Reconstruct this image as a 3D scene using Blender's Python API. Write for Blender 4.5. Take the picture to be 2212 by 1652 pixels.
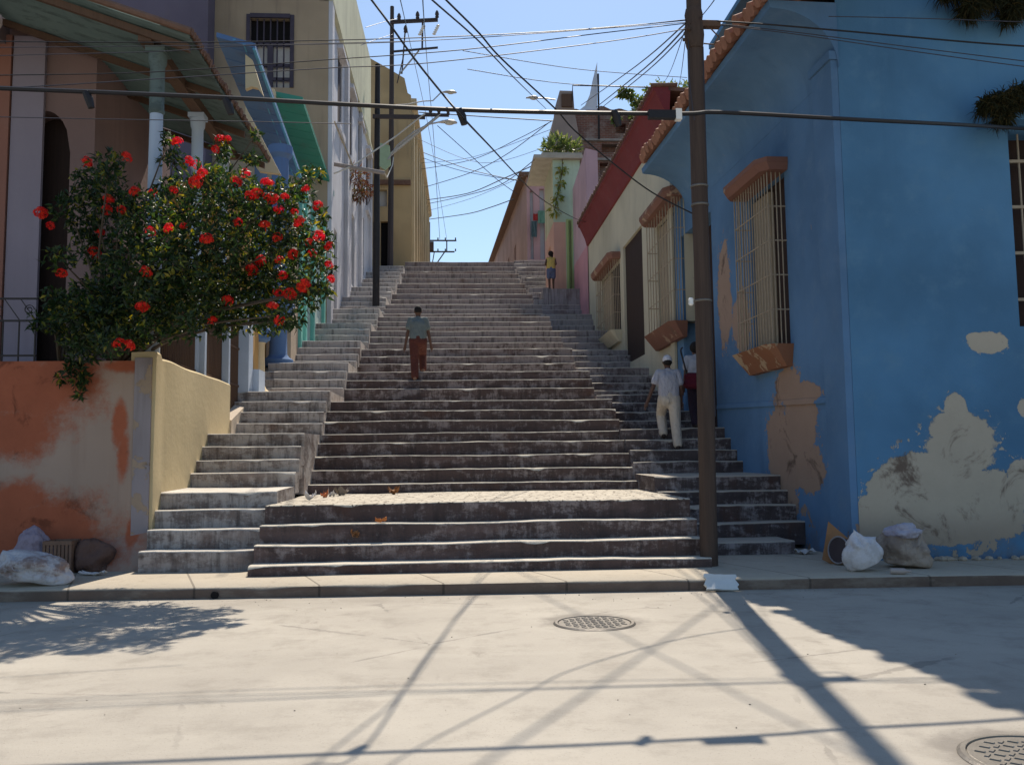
import bpy, bmesh, math, random
from mathutils import Vector, Matrix, noise
R = math.radians
sc = bpy.context.scene
for o in list(bpy.data.objects):
    bpy.data.objects.remove(o)

# ------------------------------------------------------------------ camera
H, F = 1.45, 1916.0                       # eye height (m), focal length in pixels of a 2212 px wide frame
PSI, TH, RHO = R(3.75), R(5.144), R(.7)   # yaw to the right, pitch up, roll
CW = Vector((math.sin(PSI)*math.cos(TH), math.cos(PSI)*math.cos(TH), math.sin(TH)))
_r = Vector((math.cos(PSI), -math.sin(PSI), 0)); _u = _r.cross(CW)
CR = math.cos(RHO)*_r - math.sin(RHO)*_u
CU = math.cos(RHO)*_u + math.sin(RHO)*_r
CAM = Vector((0, 0, H))
cd = bpy.data.cameras.new('camera'); cam = bpy.data.objects.new('camera', cd)
sc.collection.objects.link(cam)
cam.matrix_world = Matrix(((CR.x, CU.x, -CW.x, 0), (CR.y, CU.y, -CW.y, 0), (CR.z, CU.z, -CW.z, H), (0, 0, 0, 1)))
cd.sensor_width = 36; cd.lens = 36*F/2212; cd.sensor_fit = 'HORIZONTAL'
cd.clip_start = .05; cd.clip_end = 2000
sc.camera = cam

# ------------------------------------------------------------------ sky and sun
SUN_EL, SUN_AZ = R(53.5), R(9.8)          # azimuth from the stair axis (+Y) towards +X
w = bpy.data.worlds.new("World"); sc.world = w; w.use_nodes = True
nt = w.node_tree
sky = nt.nodes.new('ShaderNodeTexSky'); sky.sky_type = 'NISHITA'; sky.sun_disc = False
sky.sun_elevation = SUN_EL; sky.sun_rotation = SUN_AZ; sky.altitude = 50
sky.air_density = 1.3; sky.dust_density = .45; sky.ozone_density = 3.6
nt.links.new(sky.outputs[0], nt.nodes['Background'].inputs[0])
nt.nodes['Background'].inputs[1].default_value = 0.105
sl = bpy.data.lights.new('sun', 'SUN'); sl.energy = 4.9; sl.angle = R(.53); sl.color = (1, .90, .765)
so = bpy.data.objects.new('sun', sl); sc.collection.objects.link(so)
SD = Vector((math.sin(SUN_AZ)*math.cos(SUN_EL), math.cos(SUN_AZ)*math.cos(SUN_EL), math.sin(SUN_EL)))
so.rotation_euler = SD.to_track_quat('Z', 'Y').to_euler(); so.location = SD*60
vs = sc.view_settings
vs.view_transform = 'Standard'; vs.look = 'None'; vs.exposure = 0.4; vs.gamma = 1
sc.cycles.max_bounces = 8; sc.cycles.diffuse_bounces = 4; sc.cycles.transmission_bounces = 6
sc.cycles.transparent_max_bounces = 12

# ------------------------------------------------------------------ helpers
def px(x, y, X=None, Y=None, Z=None):
    """a point seen at pixel x, y (2212 px wide frame) on the plane X, Y or Z = const"""
    d = CR*((x-1106)/F) + CU*((826-y)/F) + CW
    t = X/d.x if X is not None else (Y/d.y if Y is not None else (Z-H)/d.z)
    return CAM + d*t

def ray_plane(x, y, p, n):
    d = CR*((x-1106)/F) + CU*((826-y)/F) + CW
    return CAM + d*((p-CAM).dot(n)/d.dot(n))

class MB:
    def __init__(s): s.v = []; s.f = []; s.m = []; s.mi = 0
    def vert(s, p): s.v.append(Vector(p)); return len(s.v)-1
    def face(s, pts):
        i0 = len(s.v); s.v += [Vector(p) for p in pts]
        s.f.append(tuple(range(i0, i0+len(pts)))); s.m.append(s.mi)
    def idx(s, ids): s.f.append(tuple(ids)); s.m.append(s.mi)
    def hexa(s, b, t):
        """b, t: 4 bottom and 4 top points, counter-clockwise from above"""
        i = len(s.v); s.v += [Vector(p) for p in b] + [Vector(p) for p in t]
        for q in ((3, 2, 1, 0), (4, 5, 6, 7), (0, 1, 5, 4), (1, 2, 6, 5), (2, 3, 7, 6), (3, 0, 4, 7)):
            s.idx([i+k for k in q])
    def box(s, x0, x1, y0, y1, z0, z1):
        s.hexa([(x0, y0, z0), (x1, y0, z0), (x1, y1, z0), (x0, y1, z0)], [(x0, y0, z1), (x1, y0, z1), (x1, y1, z1), (x0, y1, z1)])
    def obox(s, fr, u0, u1, n0, n1, z0, z1):
        """box in a wall frame: u along, n outwards"""
        P = fr.p
        s.hexa([P(u0, n1, z0), P(u1, n1, z0), P(u1, n0, z0), P(u0, n0, z0)][::-1] if fr.flip else [P(u0, n1, z0), P(u1, n1, z0), P(u1, n0, z0), P(u0, n0, z0)],
               [P(u0, n1, z1), P(u1, n1, z1), P(u1, n0, z1), P(u0, n0, z1)][::-1] if fr.flip else [P(u0, n1, z1), P(u1, n1, z1), P(u1, n0, z1), P(u0, n0, z1)])
    def prism(s, a, b):
        """two equal polygons a, b joined"""
        n = len(a); i = len(s.v); s.v += [Vector(p) for p in a] + [Vector(p) for p in b]
        s.idx([i+k for k in range(n)][::-1]); s.idx([i+n+k for k in range(n)])
        for k in range(n): s.idx([i+k, i+(k+1) % n, i+n+(k+1) % n, i+n+k])
    def tube(s, pts, r, n=6, cap=True):
        pts = [Vector(p) for p in pts]; rs = r if isinstance(r, (list, tuple)) else [r]*len(pts)
        rings = []; a = None
        for k, p in enumerate(pts):
            t = (pts[min(k+1, len(pts)-1)] - pts[max(k-1, 0)]).normalized()
            if a is None: a = t.orthogonal().normalized()
            else:
                a = a - t*a.dot(t)
                a = a.normalized() if a.length > 1e-6 else t.orthogonal().normalized()
            b = t.cross(a)
            i0 = len(s.v)
            for j in range(n):
                q = 2*math.pi*j/n; s.v.append(p + (a*math.cos(q)+b*math.sin(q))*rs[k])
            rings.append(i0)
        for k in range(len(rings)-1):
            for j in range(n):
                s.idx([rings[k]+j, rings[k]+(j+1) % n, rings[k+1]+(j+1) % n, rings[k+1]+j])
        if cap:
            s.idx([rings[0]+j for j in range(n)][::-1]); s.idx([rings[-1]+j for j in range(n)])
    def lathe(s, c, prof, n=14):
        """prof: list of (radius, z) upwards round c"""
        c = Vector(c); rings = []
        for r, z in prof:
            i0 = len(s.v)
            for j in range(n):
                q = 2*math.pi*j/n; s.v.append(c + Vector((r*math.cos(q), r*math.sin(q), z)))
            rings.append(i0)
        for k in range(len(rings)-1):
            for j in range(n):
                s.idx([rings[k]+j, rings[k]+(j+1) % n, rings[k+1]+(j+1) % n, rings[k+1]+j])
        s.idx([rings[0]+j for j in range(n)][::-1]); s.idx([rings[-1]+j for j in range(n)])
    def ball(s, c, r, seg=10, rings=7, sc3=(1, 1, 1)):
        c = Vector(c); i0 = len(s.v)
        for k in range(rings+1):
            t = math.pi*k/rings
            for j in range(seg):
                q = 2*math.pi*j/seg
                s.v.append(c + Vector((math.sin(t)*math.cos(q)*r*sc3[0], math.sin(t)*math.sin(q)*r*sc3[1], -math.cos(t)*r*sc3[2])))
        for k in range(rings):
            for j in range(seg):
                s.idx([i0+k*seg+j, i0+k*seg+(j+1) % seg, i0+(k+1)*seg+(j+1) % seg, i0+(k+1)*seg+j])
    def capsule(s, p0, p1, r0, r1, n=10):
        p0 = Vector(p0); p1 = Vector(p1); d = (p1-p0); L = d.length; d = d/L if L > 0 else Vector((0, 0, 1))
        pts = []; rs = []
        for k in range(4):
            t = math.pi/2*k/4; pts.append(p0 - d*(r0*math.cos(t))); rs.append(max(.001, r0*math.sin(t)))
        pts += [p0, p1]; rs += [r0, r1]
        for k in range(3, -1, -1):
            t = math.pi/2*k/4; pts.append(p1 + d*(r1*math.cos(t))); rs.append(max(.001, r1*math.sin(t)))
        s.tube(pts, rs, n)
    def mesh(s, name, mats, off=Vector((0, 0, 0)), smooth=False, merge=True):
        me = bpy.data.meshes.new(name)
        me.from_pydata([v-off for v in s.v], [], s.f)
        for m in mats: me.materials.append(m)
        if len(mats) > 1: me.polygons.foreach_set('material_index', s.m)
        me.validate()
        bm = bmesh.new(); bm.from_mesh(me)
        if merge: bmesh.ops.remove_doubles(bm, verts=bm.verts, dist=1e-5)
        bmesh.ops.recalc_face_normals(bm, faces=bm.faces)
        bm.to_mesh(me); bm.free()
        if smooth:
            me.polygons.foreach_set('use_smooth', [True]*len(me.polygons))
            try: me.set_sharp_from_angle(angle=R(42))
            except Exception: pass
        return me

ROOT = {}
def link(o): sc.collection.objects.link(o)
def tag(o, label=None, cat=None, group=None, kind=None):
    for k, v in (('label', label), ('category', cat), ('group', group), ('kind', kind)):
        if v: o[k] = v
def thing(name, label, cat, loc, group=None, kind=None):
    o = bpy.data.objects.new(name, None); link(o); o.location = Vector(loc); o.empty_display_size = .2
    tag(o, label, cat, group, kind); ROOT[o.name] = Vector(loc); return o
def part(par, name, mb, mats, smooth=False, label=None, merge=True):
    if not isinstance(mats, (list, tuple)): mats = [mats]
    off = ROOT[par.name]
    o = bpy.data.objects.new(name, mb.mesh(name, mats, off, smooth, merge)); link(o); o.parent = par
    ROOT[o.name] = off
    if label: o['label'] = label
    return o
def solo(name, label, cat, mb, mats, group=None, kind=None, smooth=False, merge=True):
    if not isinstance(mats, (list, tuple)): mats = [mats]
    n = len(mb.v); c = Vector((sum(v.x for v in mb.v)/n, sum(v.y for v in mb.v)/n, min(v.z for v in mb.v)))
    o = bpy.data.objects.new(name, mb.mesh(name, mats, c, smooth, merge)); link(o); o.location = c
    tag(o, label, cat, group, kind); ROOT[o.name] = c; return o

class Frame:
    """a vertical wall: o = start, ud = direction along it, n = outward normal"""
    def __init__(s, a, b, side=1):
        s.o = Vector((a[0], a[1], 0)); d = Vector((b[0]-a[0], b[1]-a[1], 0)); s.L = d.length; s.ud = d/s.L
        s.n = Vector((-s.ud.y, s.ud.x, 0))*side; s.flip = side > 0
    def p(s, u, n, z): return s.o + s.ud*u + s.n*n + Vector((0, 0, z))
    def at(s, x, y, n=0):
        q = ray_plane(x, y, s.o + s.n*n, s.n) - s.o
        return q.dot(s.ud), q.z

def facade(mb, fr, u0, u1, z0, z1, holes=(), depth=.18, n=0., top=None):
    """wall face with real openings (u0,u1,z0,z1[,'arch']) and their reveals; top(u) gives an uneven upper edge"""
    us = sorted({u0, u1, *[h[0] for h in holes], *[h[1] for h in holes]})
    us = [u for u in us if u0-1e-6 <= u <= u1+1e-6]
    # finer columns for arches / tops
    ext = []
    for h in holes:
        if len(h) > 4: ext += [h[0]+(h[1]-h[0])*k/12 for k in range(1, 12)]
    if top: ext += [u0+(u1-u0)*k/40 for k in range(1, 40)]
    us = sorted({*us, *ext})
    P = fr.p
    def crown(h, u):
        if len(h) < 5: return h[3]
        c = (h[0]+h[1])/2; r = (h[1]-h[0])/2; return h[3] + h[4]*math.sqrt(max(0, 1-((u-c)/r)**2))
    for a, b in zip(us[:-1], us[1:]):
        m = (a+b)/2; hs = sorted([h for h in holes if h[0]-1e-6 <= m <= h[1]+1e-6], key=lambda h: h[2])
        za = zb = z0
        for h in hs:
            if h[2] > za+1e-4: mb.face([P(a, n, za), P(b, n, zb), P(b, n, h[2]), P(a, n, h[2])])
            za, zb = crown(h, a), crown(h, b)
            mb.face([P(a, n, za), P(b, n, zb), P(b, n-depth, zb), P(a, n-depth, za)])
        ta, tb = (top(a), top(b)) if top else (z1, z1)
        mb.face([P(a, n, za), P(b, n, zb), P(b, n, tb), P(a, n, ta)])
    for h in holes:
        for u in h[:2]:
            mb.face([P(u, n, h[2]), P(u, n, h[3]), P(u, n-depth, h[3]), P(u, n-depth, h[2])])
        mb.face([P(h[0], n, h[2]), P(h[1], n, h[2]), P(h[1], n-depth, h[2]), P(h[0], n-depth, h[2])])

# ------------------------------------------------------------------ materials
def c4(c): return (c[0], c[1], c[2], 1)
class G:
    def __init__(s, name):
        s.mat = bpy.data.materials.new(name); s.mat.use_nodes = True; s.nt = s.mat.node_tree
        s.b = s.nt.nodes['Principled BSDF']; s.b.inputs['Roughness'].default_value = .85
        s.b.inputs['Specular IOR Level'].default_value = .25
        s.pos = None
    def n(s, t): return s.nt.nodes.new(t)
    def put(s, sock, v):
        if isinstance(v, bpy.types.NodeSocket): s.nt.links.new(v, sock)
        elif isinstance(v, (tuple, list)) and sock.type == 'RGBA': sock.default_value = c4(v)
        else: sock.default_value = v
    def P(s):
        if s.pos is None: s.pos = s.n('ShaderNodeNewGeometry')
        return s.pos.outputs['Position']
    def N(s): s.P(); return s.pos.outputs['Normal']
    def m(s, op, a, b=None, c=None, clamp=False):
        q = s.n('ShaderNodeMath'); q.operation = op; q.use_clamp = clamp
        for i, v in enumerate((a, b, c)):
            if v is not None: s.put(q.inputs[i], v)
        return q.outputs[0]
    def vm(s, op, a, b=None):
        q = s.n('ShaderNodeVectorMath'); q.operation = op; s.put(q.inputs[0], a)
        if b is not None: s.put(q.inputs[1], b)
        return q.outputs['Value'] if op in ('LENGTH', 'DISTANCE', 'DOT_PRODUCT') else q.outputs[0]
    def xyz(s, v):
        q = s.n('ShaderNodeSeparateXYZ'); s.put(q.inputs[0], v); return q.outputs
    def noise(s, scale, detail=4, rough=.6, vec=None, stretch=None, dist=0.):
        v = vec if vec is not None else s.P()
        if stretch: v = s.vm('MULTIPLY', v, stretch)
        q = s.n('ShaderNodeTexNoise'); s.put(q.inputs['Vector'], v)
        q.inputs['Scale'].default_value = scale; q.inputs['Detail'].default_value = detail
        q.inputs['Roughness'].default_value = rough; q.inputs['Distortion'].default_value = dist
        return q.outputs['Fac']
    def voro(s, scale, feature='F1', stretch=None):
        v = s.P()
        if stretch: v = s.vm('MULTIPLY', v, stretch)
        q = s.n('ShaderNodeTexVoronoi'); q.feature = feature; s.put(q.inputs['Vector'], v); q.inputs['Scale'].default_value = scale
        return q.outputs['Distance']
    def ss(s, v, a, b):
        q = s.n('ShaderNodeMapRange'); q.interpolation_type = 'SMOOTHSTEP'; s.put(q.inputs[0], v)
        q.inputs[1].default_value = a; q.inputs[2].default_value = b; return q.outputs[0]
    def mix(s, f, a, b, blend='MIX'):
        q = s.n('ShaderNodeMix'); q.data_type = 'RGBA'; q.blend_type = blend
        s.put(q.inputs[0], f); s.put(q.inputs[6], a); s.put(q.inputs[7], b); return q.outputs[2]
    def bump(s, h, strength=.3, dist=.02):
        q = s.n('ShaderNodeBump'); q.inputs['Strength'].default_value = strength; q.inputs['Distance'].default_value = dist
        s.put(q.inputs['Height'], h); s.put(s.b.inputs['Normal'], q.outputs[0])
    def col(s, c): s.put(s.b.inputs['Base Color'], c); return s
    def rough(s, r): s.put(s.b.inputs['Roughness'], r); return s
    def blobs(s, lst, wob=.5, scale=1.6, edge=.05, detail=5):
        """1 inside wobbly ellipses (centre, radii) given in world space"""
        d = None
        for c, r in lst:
            L = s.vm('LENGTH', s.vm('DIVIDE', s.vm('SUBTRACT', s.P(), tuple(c)), tuple(r)))
            d = L if d is None else s.m('MINIMUM', d, L)
        nz = s.m('ADD', s.m('MULTIPLY', s.m('SUBTRACT', s.noise(scale, detail, .6), .5), wob*1.7), s.m('MULTIPLY', s.m('SUBTRACT', s.noise(scale*5.5, 7, .78), .5), wob*1.15))
        return s.ss(s.m('ADD', d, nz), 1+edge, 1-edge)

def plain(name, c, rough=.8, var=.25, scale=6, bump=.15, metal=0., spec=.25, bdist=.01):
    g = G(name); nz = g.noise(scale, 5)
    g.col(g.mix(nz, tuple(x*(1-var) for x in c), tuple(min(1, x*(1+var)) for x in c)))
    g.rough(rough); g.b.inputs['Metallic'].default_value = metal; g.b.inputs['Specular IOR Level'].default_value = spec
    if bump: g.bump(g.noise(scale*6, 4), bump, bdist)
    return g.mat

def plaster(name, paint, under, peel=.35, scale=1.1, blobs=None, grime=(.12, .09, .075), grime_amt=.35, edge=.035, low=None, wob=.45, bedge=.05):
    """old limewash: paint with chips down to the render, streaks and grime"""
    g = G(name)
    big = g.noise(.35, 3); fine = g.noise(14, 4)
    pc = g.mix(g.ss(big, .3, .7), tuple(x*.84 for x in paint), tuple(min(1, x*1.12) for x in paint))
    pc = g.mix(g.m('MULTIPLY', g.ss(g.noise(2.6, 5, .7), .5, .75), .35), pc, tuple(min(1, x*.75+.05) for x in paint))
    st = g.noise(1.2, 4, .6, stretch=(2.2, 2.2, .18))
    pc = g.mix(g.m('MULTIPLY', g.ss(st, .52, .78), grime_amt), pc, grime)
    uc = g.mix(g.noise(3, 5, .7), tuple(x*.72 for x in under), tuple(min(1, x*1.15) for x in under))
    uc = g.mix(g.m('MULTIPLY', g.ss(g.noise(1.7, 6, .72, dist=.6), .56, .68), .8), uc, tuple(x*.38 for x in under))
    pm = g.noise(scale, 6, .66, dist=.3)
    k = g.ss(pm, 1-peel, 1-peel+edge)
    if low:   # more of the paint is gone near the ground
        z = g.xyz(g.P())[2]
        k = g.ss(g.m('ADD', pm, g.m('MULTIPLY', g.ss(z, low, low-1.6), .22)), 1-peel, 1-peel+edge)
    if blobs: k = g.m('MAXIMUM', k, g.blobs(blobs, wob, edge=bedge, detail=7))
    g.col(g.mix(k, pc, uc)); g.rough(.9)
    g.bump(g.m('ADD', g.m('MULTIPLY', fine, .35), g.m('SUBTRACT', g.noise(2.2, 4), g.m('MULTIPLY', k, .5))), .45, .02)
    return g.mat

# --- stone of the stairs: worn treads, grimy risers with remains of whitewash; sun and shade contrast also put into colour
def stair_mat(name, dark, wash, amt, tread=(.46, .41, .34), rise=None, cobble=False):
    g = G(name)
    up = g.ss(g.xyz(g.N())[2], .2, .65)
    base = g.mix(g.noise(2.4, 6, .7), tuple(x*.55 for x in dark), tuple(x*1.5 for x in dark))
    a = g.noise(1.9, 7, .78, stretch=(1.0, 1.0, 2.2)); b = g.noise(7, 5, .75, stretch=(1.5, 1, .5))
    k = g.ss(g.m('ADD', g.m('MULTIPLY', a, .72), g.m('MULTIPLY', b, .38)), .58-amt, .72-amt)
    if rise:   # more whitewash survives higher up the hill
        y = g.xyz(g.P())[1]
        k = g.ss(g.m('ADD', g.m('ADD', g.m('MULTIPLY', a, .72), g.m('MULTIPLY', b, .38)), g.m('MULTIPLY', g.ss(y, rise[0], rise[1]), rise[2])), .58-amt, .72-amt)
    wc = g.mix(g.noise(9, 4), tuple(x*.7 for x in wash), wash)
    rc = g.mix(g.m('MULTIPLY', k, .8), base, wc)
    drip = g.ss(g.noise(4.2, 5, .65, stretch=(2.6, 2.6, .22)), .48, .68)
    rc = g.mix(g.m('MULTIPLY', drip, .6), rc, (.045, .034, .033))
    tc = g.mix(g.noise(3, 6, .7), tuple(x*.7 for x in tread), tuple(x*1.12 for x in tread))
    tc = g.mix(g.m('MULTIPLY', g.ss(g.noise(1.1, 5, .7), .55, .7), .4), tc, tuple(x*.5 for x in tread))
    hgt = g.m('ADD', g.noise(18, 6, .7), g.m('MULTIPLY', g.noise(4, 4), 1.6))
    if cobble:
        kk = g.ss(g.voro(5.5, 'DISTANCE_TO_EDGE'), .015, .07); tc = g.mix(kk, (.14, .115, .09), tc); hgt = g.m('ADD', hgt, g.m('MULTIPLY', g.m('MULTIPLY', kk, up), 1.2))
    # long stains, patched cement and the odd rusty run differ from step to step
    z = g.xyz(g.P())[2]
    patch = g.ss(g.noise(.55, 4, .6, stretch=(1, 1, 3.5)), .54, .66)
    rc = g.mix(g.m('MULTIPLY', patch, .55), rc, tuple(x*1.9 for x in dark))
    rc = g.mix(g.m('MULTIPLY', g.ss(g.noise(.8, 5, .65, stretch=(1.4, 1.4, .5)), .56, .7), .5), rc, (.10, .048, .034))
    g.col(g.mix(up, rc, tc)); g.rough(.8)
    g.bump(hgt, .5, .022)
    return g.mat
M = {}
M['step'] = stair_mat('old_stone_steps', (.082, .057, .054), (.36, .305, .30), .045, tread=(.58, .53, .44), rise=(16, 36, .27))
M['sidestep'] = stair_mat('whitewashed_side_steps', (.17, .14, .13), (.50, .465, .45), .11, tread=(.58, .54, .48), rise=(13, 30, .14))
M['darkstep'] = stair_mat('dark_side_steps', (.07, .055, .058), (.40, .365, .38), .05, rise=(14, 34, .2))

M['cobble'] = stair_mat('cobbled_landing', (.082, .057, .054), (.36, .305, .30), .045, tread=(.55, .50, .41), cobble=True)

def road_mat():
    g = G('worn_concrete_road'); p = g.P()
    a = g.noise(.33, 6, .65); b = g.noise(2.2, 6, .7); f = g.noise(55, 3, .6); h = g.noise(230, 2, .5)
    col = g.mix(g.ss(a, .3, .7), (.325, .296, .25), (.415, .38, .32))
    col = g.mix(g.m('MULTIPLY', g.ss(b, .46, .70), .5), col, (.225, .2, .165))
    st = g.noise(.9, 5, .65, stretch=(.22, 1.5, 1))
    col = g.mix(g.m('MULTIPLY', g.ss(st, .5, .72), .35), col, (.44, .405, .34))
    col = g.mix(g.m('MULTIPLY', g.ss(f, .60, .70), .45), col, (.20, .18, .155))
    col = g.mix(g.m('MULTIPLY', g.ss(h, .62, .7), .35), col, (.5, .47, .42))
    vm_ = g.ss(g.m('ADD', g.voro(.42, 'DISTANCE_TO_EDGE'), g.m('MULTIPLY', g.m('SUBTRACT', g.noise(3, 5, .7), .5), .05)), .007, .002)
    brk = g.ss(g.noise(.5, 3), .50, .58)
    col = g.mix(g.m('MULTIPLY', g.m('MULTIPLY', vm_, brk), .4), col, (.10, .09, .08))
    blot = g.ss(g.noise(1.15, 7, .75, dist=.5), .60, .70)
    col = g.mix(g.m('MULTIPLY', blot, .45), col, (.16, .135, .11))
    agg = g.ss(g.voro(38), .20, .08); col = g.mix(g.m('MULTIPLY', agg, g.m('MULTIPLY', g.ss(g.noise(1.6, 4), .4, .65), .5)), col, (.19, .16, .13))
    # dirt gathered in the gutter and round the two manholes
    y = g.xyz(p)[1]
    gut = g.m('MULTIPLY', g.ss(y, 9.1, 10.1), g.ss(g.noise(1.4, 5), .3, .65))
    col = g.mix(g.m('MULTIPLY', gut, .4), col, (.20, .17, .14))
    for cx_, cy_ in ((1.25, 8.1), (2.8, 4.23)):
        L = g.vm('LENGTH', g.vm('SUBTRACT', p, (cx_, cy_+.08, 0)))
        ring = g.ss(g.m('ADD', L, g.m('MULTIPLY', g.noise(3.5, 4), .5)), .80, .58)
        col = g.mix(g.m('MULTIPLY', ring, .6), col, (.12, .105, .09))
    g.col(col); g.rough(.82); g.b.inputs['Specular IOR Level'].default_value = .3
    g.bump(g.m('ADD', g.m('ADD', g.m('MULTIPLY', f, .5), g.m('MULTIPLY', h, .25)), g.m('MULTIPLY', b, .8)), .5, .012); return g.mat
M['road'] = road_mat()

def pave_mat():
    g = G('pavement_concrete'); x, y, z = g.xyz(g.P())
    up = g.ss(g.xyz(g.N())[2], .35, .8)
    col = g.mix(g.noise(1.3, 6, .68), (.35, .30, .23), (.47, .42, .335))
    col = g.mix(g.m('MULTIPLY', g.ss(g.noise(6, 6, .7), .54, .7), .45), col, (.22, .18, .14))
    fr = g.m('FRACT', g.m('DIVIDE', g.m('ADD', x, g.m('MULTIPLY', y, .35)), 1.35))
    jt = g.ss(g.m('ABSOLUTE', g.m('SUBTRACT', fr, .5)), .012, .006)
    col = g.mix(g.m('MULTIPLY', jt, .6), col, (.10, .085, .07))
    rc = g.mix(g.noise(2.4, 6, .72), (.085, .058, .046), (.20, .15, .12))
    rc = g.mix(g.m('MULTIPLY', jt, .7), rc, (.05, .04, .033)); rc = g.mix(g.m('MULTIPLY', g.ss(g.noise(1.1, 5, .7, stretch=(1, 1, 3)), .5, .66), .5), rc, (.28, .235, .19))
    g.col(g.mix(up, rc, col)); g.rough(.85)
    g.bump(g.m('ADD', g.noise(30, 4), g.m('SUBTRACT', g.noise(5, 5), jt)), .45, .012); return g.mat
M['pave'] = pave_mat()
M['earth'] = plain('hillside_earth', (.16, .13, .09), .95, .4, 1.2)
M['iron'] = plain('dark_iron', (.035, .03, .03), .55, .4, 20, .1, .3)
M['castiron'] = plain('cast_iron', (.17, .155, .135), .42, .35, 14, .15, .55, .5)
M['rubber'] = plain('cable_black', (.018, .017, .02), .5, .2, 10, 0)
M['wire'] = plain('wire_grey', (.045, .045, .06), .5, .2, 10, 0)
M['steel'] = plain('galvanised_steel', (.42, .42, .42), .45, .2, 12, .05, .6)
M['porcelain'] = plain('porcelain', (.8, .8, .78), .25, .1, 12, 0, 0, .5)
M['dark'] = plain('dark_interior', (.012, .01, .011), .9, .3, 3, 0)
M['curtain'] = plain('pale_curtain', (.55, .52, .5), .9, .15, 9, .1)
def wood(name, a, b, scale=3):
    g = G(name); gr = g.noise(scale, 6, .7, stretch=(5, 5, .25)); k = g.noise(24, 4, .6, stretch=(2, 2, .1))
    g.col(g.mix(g.m('ADD', g.m('MULTIPLY', gr, .7), g.m('MULTIPLY', k, .35)), a, b)); g.rough(.8); g.bump(g.m('ADD', gr, k), .4, .01); return g.mat
M['pole'] = wood('weathered_pole', (.014, .010, .010), (.12, .082, .064))
M['polefar'] = wood('far_pole', (.03, .026, .03), (.085, .07, .07))
M['poleblack'] = plain('black_steel_pole', (.022, .02, .022), .6, .5, 5, .1)
M['doorwood'] = wood('dark_door_wood', (.018, .012, .011), (.055, .032, .027))
M['brownwood'] = wood('brown_wood', (.06, .035, .025), (.15, .09, .06))
M['tile'] = plain('clay_roof_tile', (.30, .145, .095), .9, .45, 7, .3)
M['tiledark'] = plain('old_roof_tile', (.16, .095, .07), .92, .5, 6, .3)
M['orange'] = plaster('orange_paint', (.50, .14, .055), (.55, .42, .3), .32, 2.0)
M['redpaint'] = plaster('red_oxide_paint', (.175, .036, .040), (.36, .15, .1), .22, 2.4, grime_amt=.3)
M['grille'] = plain('grille_paint', (.33, .27, .20), .6, .3, 18, .1)
M['shutter'] = wood('pale_shutter_wood', (.24, .19, .14), (.46, .38, .27))

# ------------------------------------------------------------------ ground
def kerb_y(x): return 10.01-.036*x
mb = MB(); xs = [-45, -20, -8, -4, 0, 4, 8, 20, 45]
for a, b in zip(xs[:-1], xs[1:]):
    mb.face([(a, -40, 0), (b, -40, 0), (b, kerb_y(b)+.1, 0), (a, kerb_y(a)+.1, 0)])
solo('road', 'pale worn concrete road crossing below the stairs', None, mb, M['road'], kind='structure')
mb = MB(); N = 150; rr = random.Random(3)
prof_prev = None
for k in range(N+1):
    x = -20+40*k/N; y = kerb_y(x)
    chip = max(0, noise.noise((x*1.7, 3.1, 0))-.25)*.16 + noise.noise((x*.8, 9, 0))*.012
    h = .126 + noise.noise((x*.6, 0, 5))*.008
    pr = [(x, y+.01, -.05), (x, y+.004, h-.035-chip*.5), (x, y+.012+chip*.6, h-.012-chip*.25), (x, y+.035+chip, h), (x, y+.6, h+.004), (x, 15.5, .126)]
    ids = [mb.vert(p) for p in pr]
    if prof_prev:
        for j in range(len(pr)-1): mb.idx([prof_prev[j], ids[j], ids[j+1], prof_prev[j+1]])
    prof_prev = ids
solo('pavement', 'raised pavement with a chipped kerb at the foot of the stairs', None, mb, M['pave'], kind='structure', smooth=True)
mb = MB(); pts = [(15.4, .05), (20, 1.8), (30, 5.2), (46, 10.6), (80, 13.8), (140, 19)]
for (ya, za), (yb, zb) in zip(pts[:-1], pts[1:]):
    for a, b in ((-60, -20), (-20, 20), (20, 60)): mb.face([(a, ya, za), (b, ya, za), (b, yb, zb), (a, yb, zb)])
solo('hill', 'steep hillside under the houses', None, mb, M['earth'], kind='structure')
mb = MB()
for (ya, za), (yb, zb) in zip([(45.5, 11.74), (80, 14.95)], [(80, 14.95), (140, 20.6)]): mb.face([(-2.4, ya, za), (5.0, ya, za), (5.0, yb, zb), (-2.4, yb, zb)])
solo('upper_street', 'street going on beyond the top of the stairs', None, mb, M['road'], kind='structure')

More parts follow.
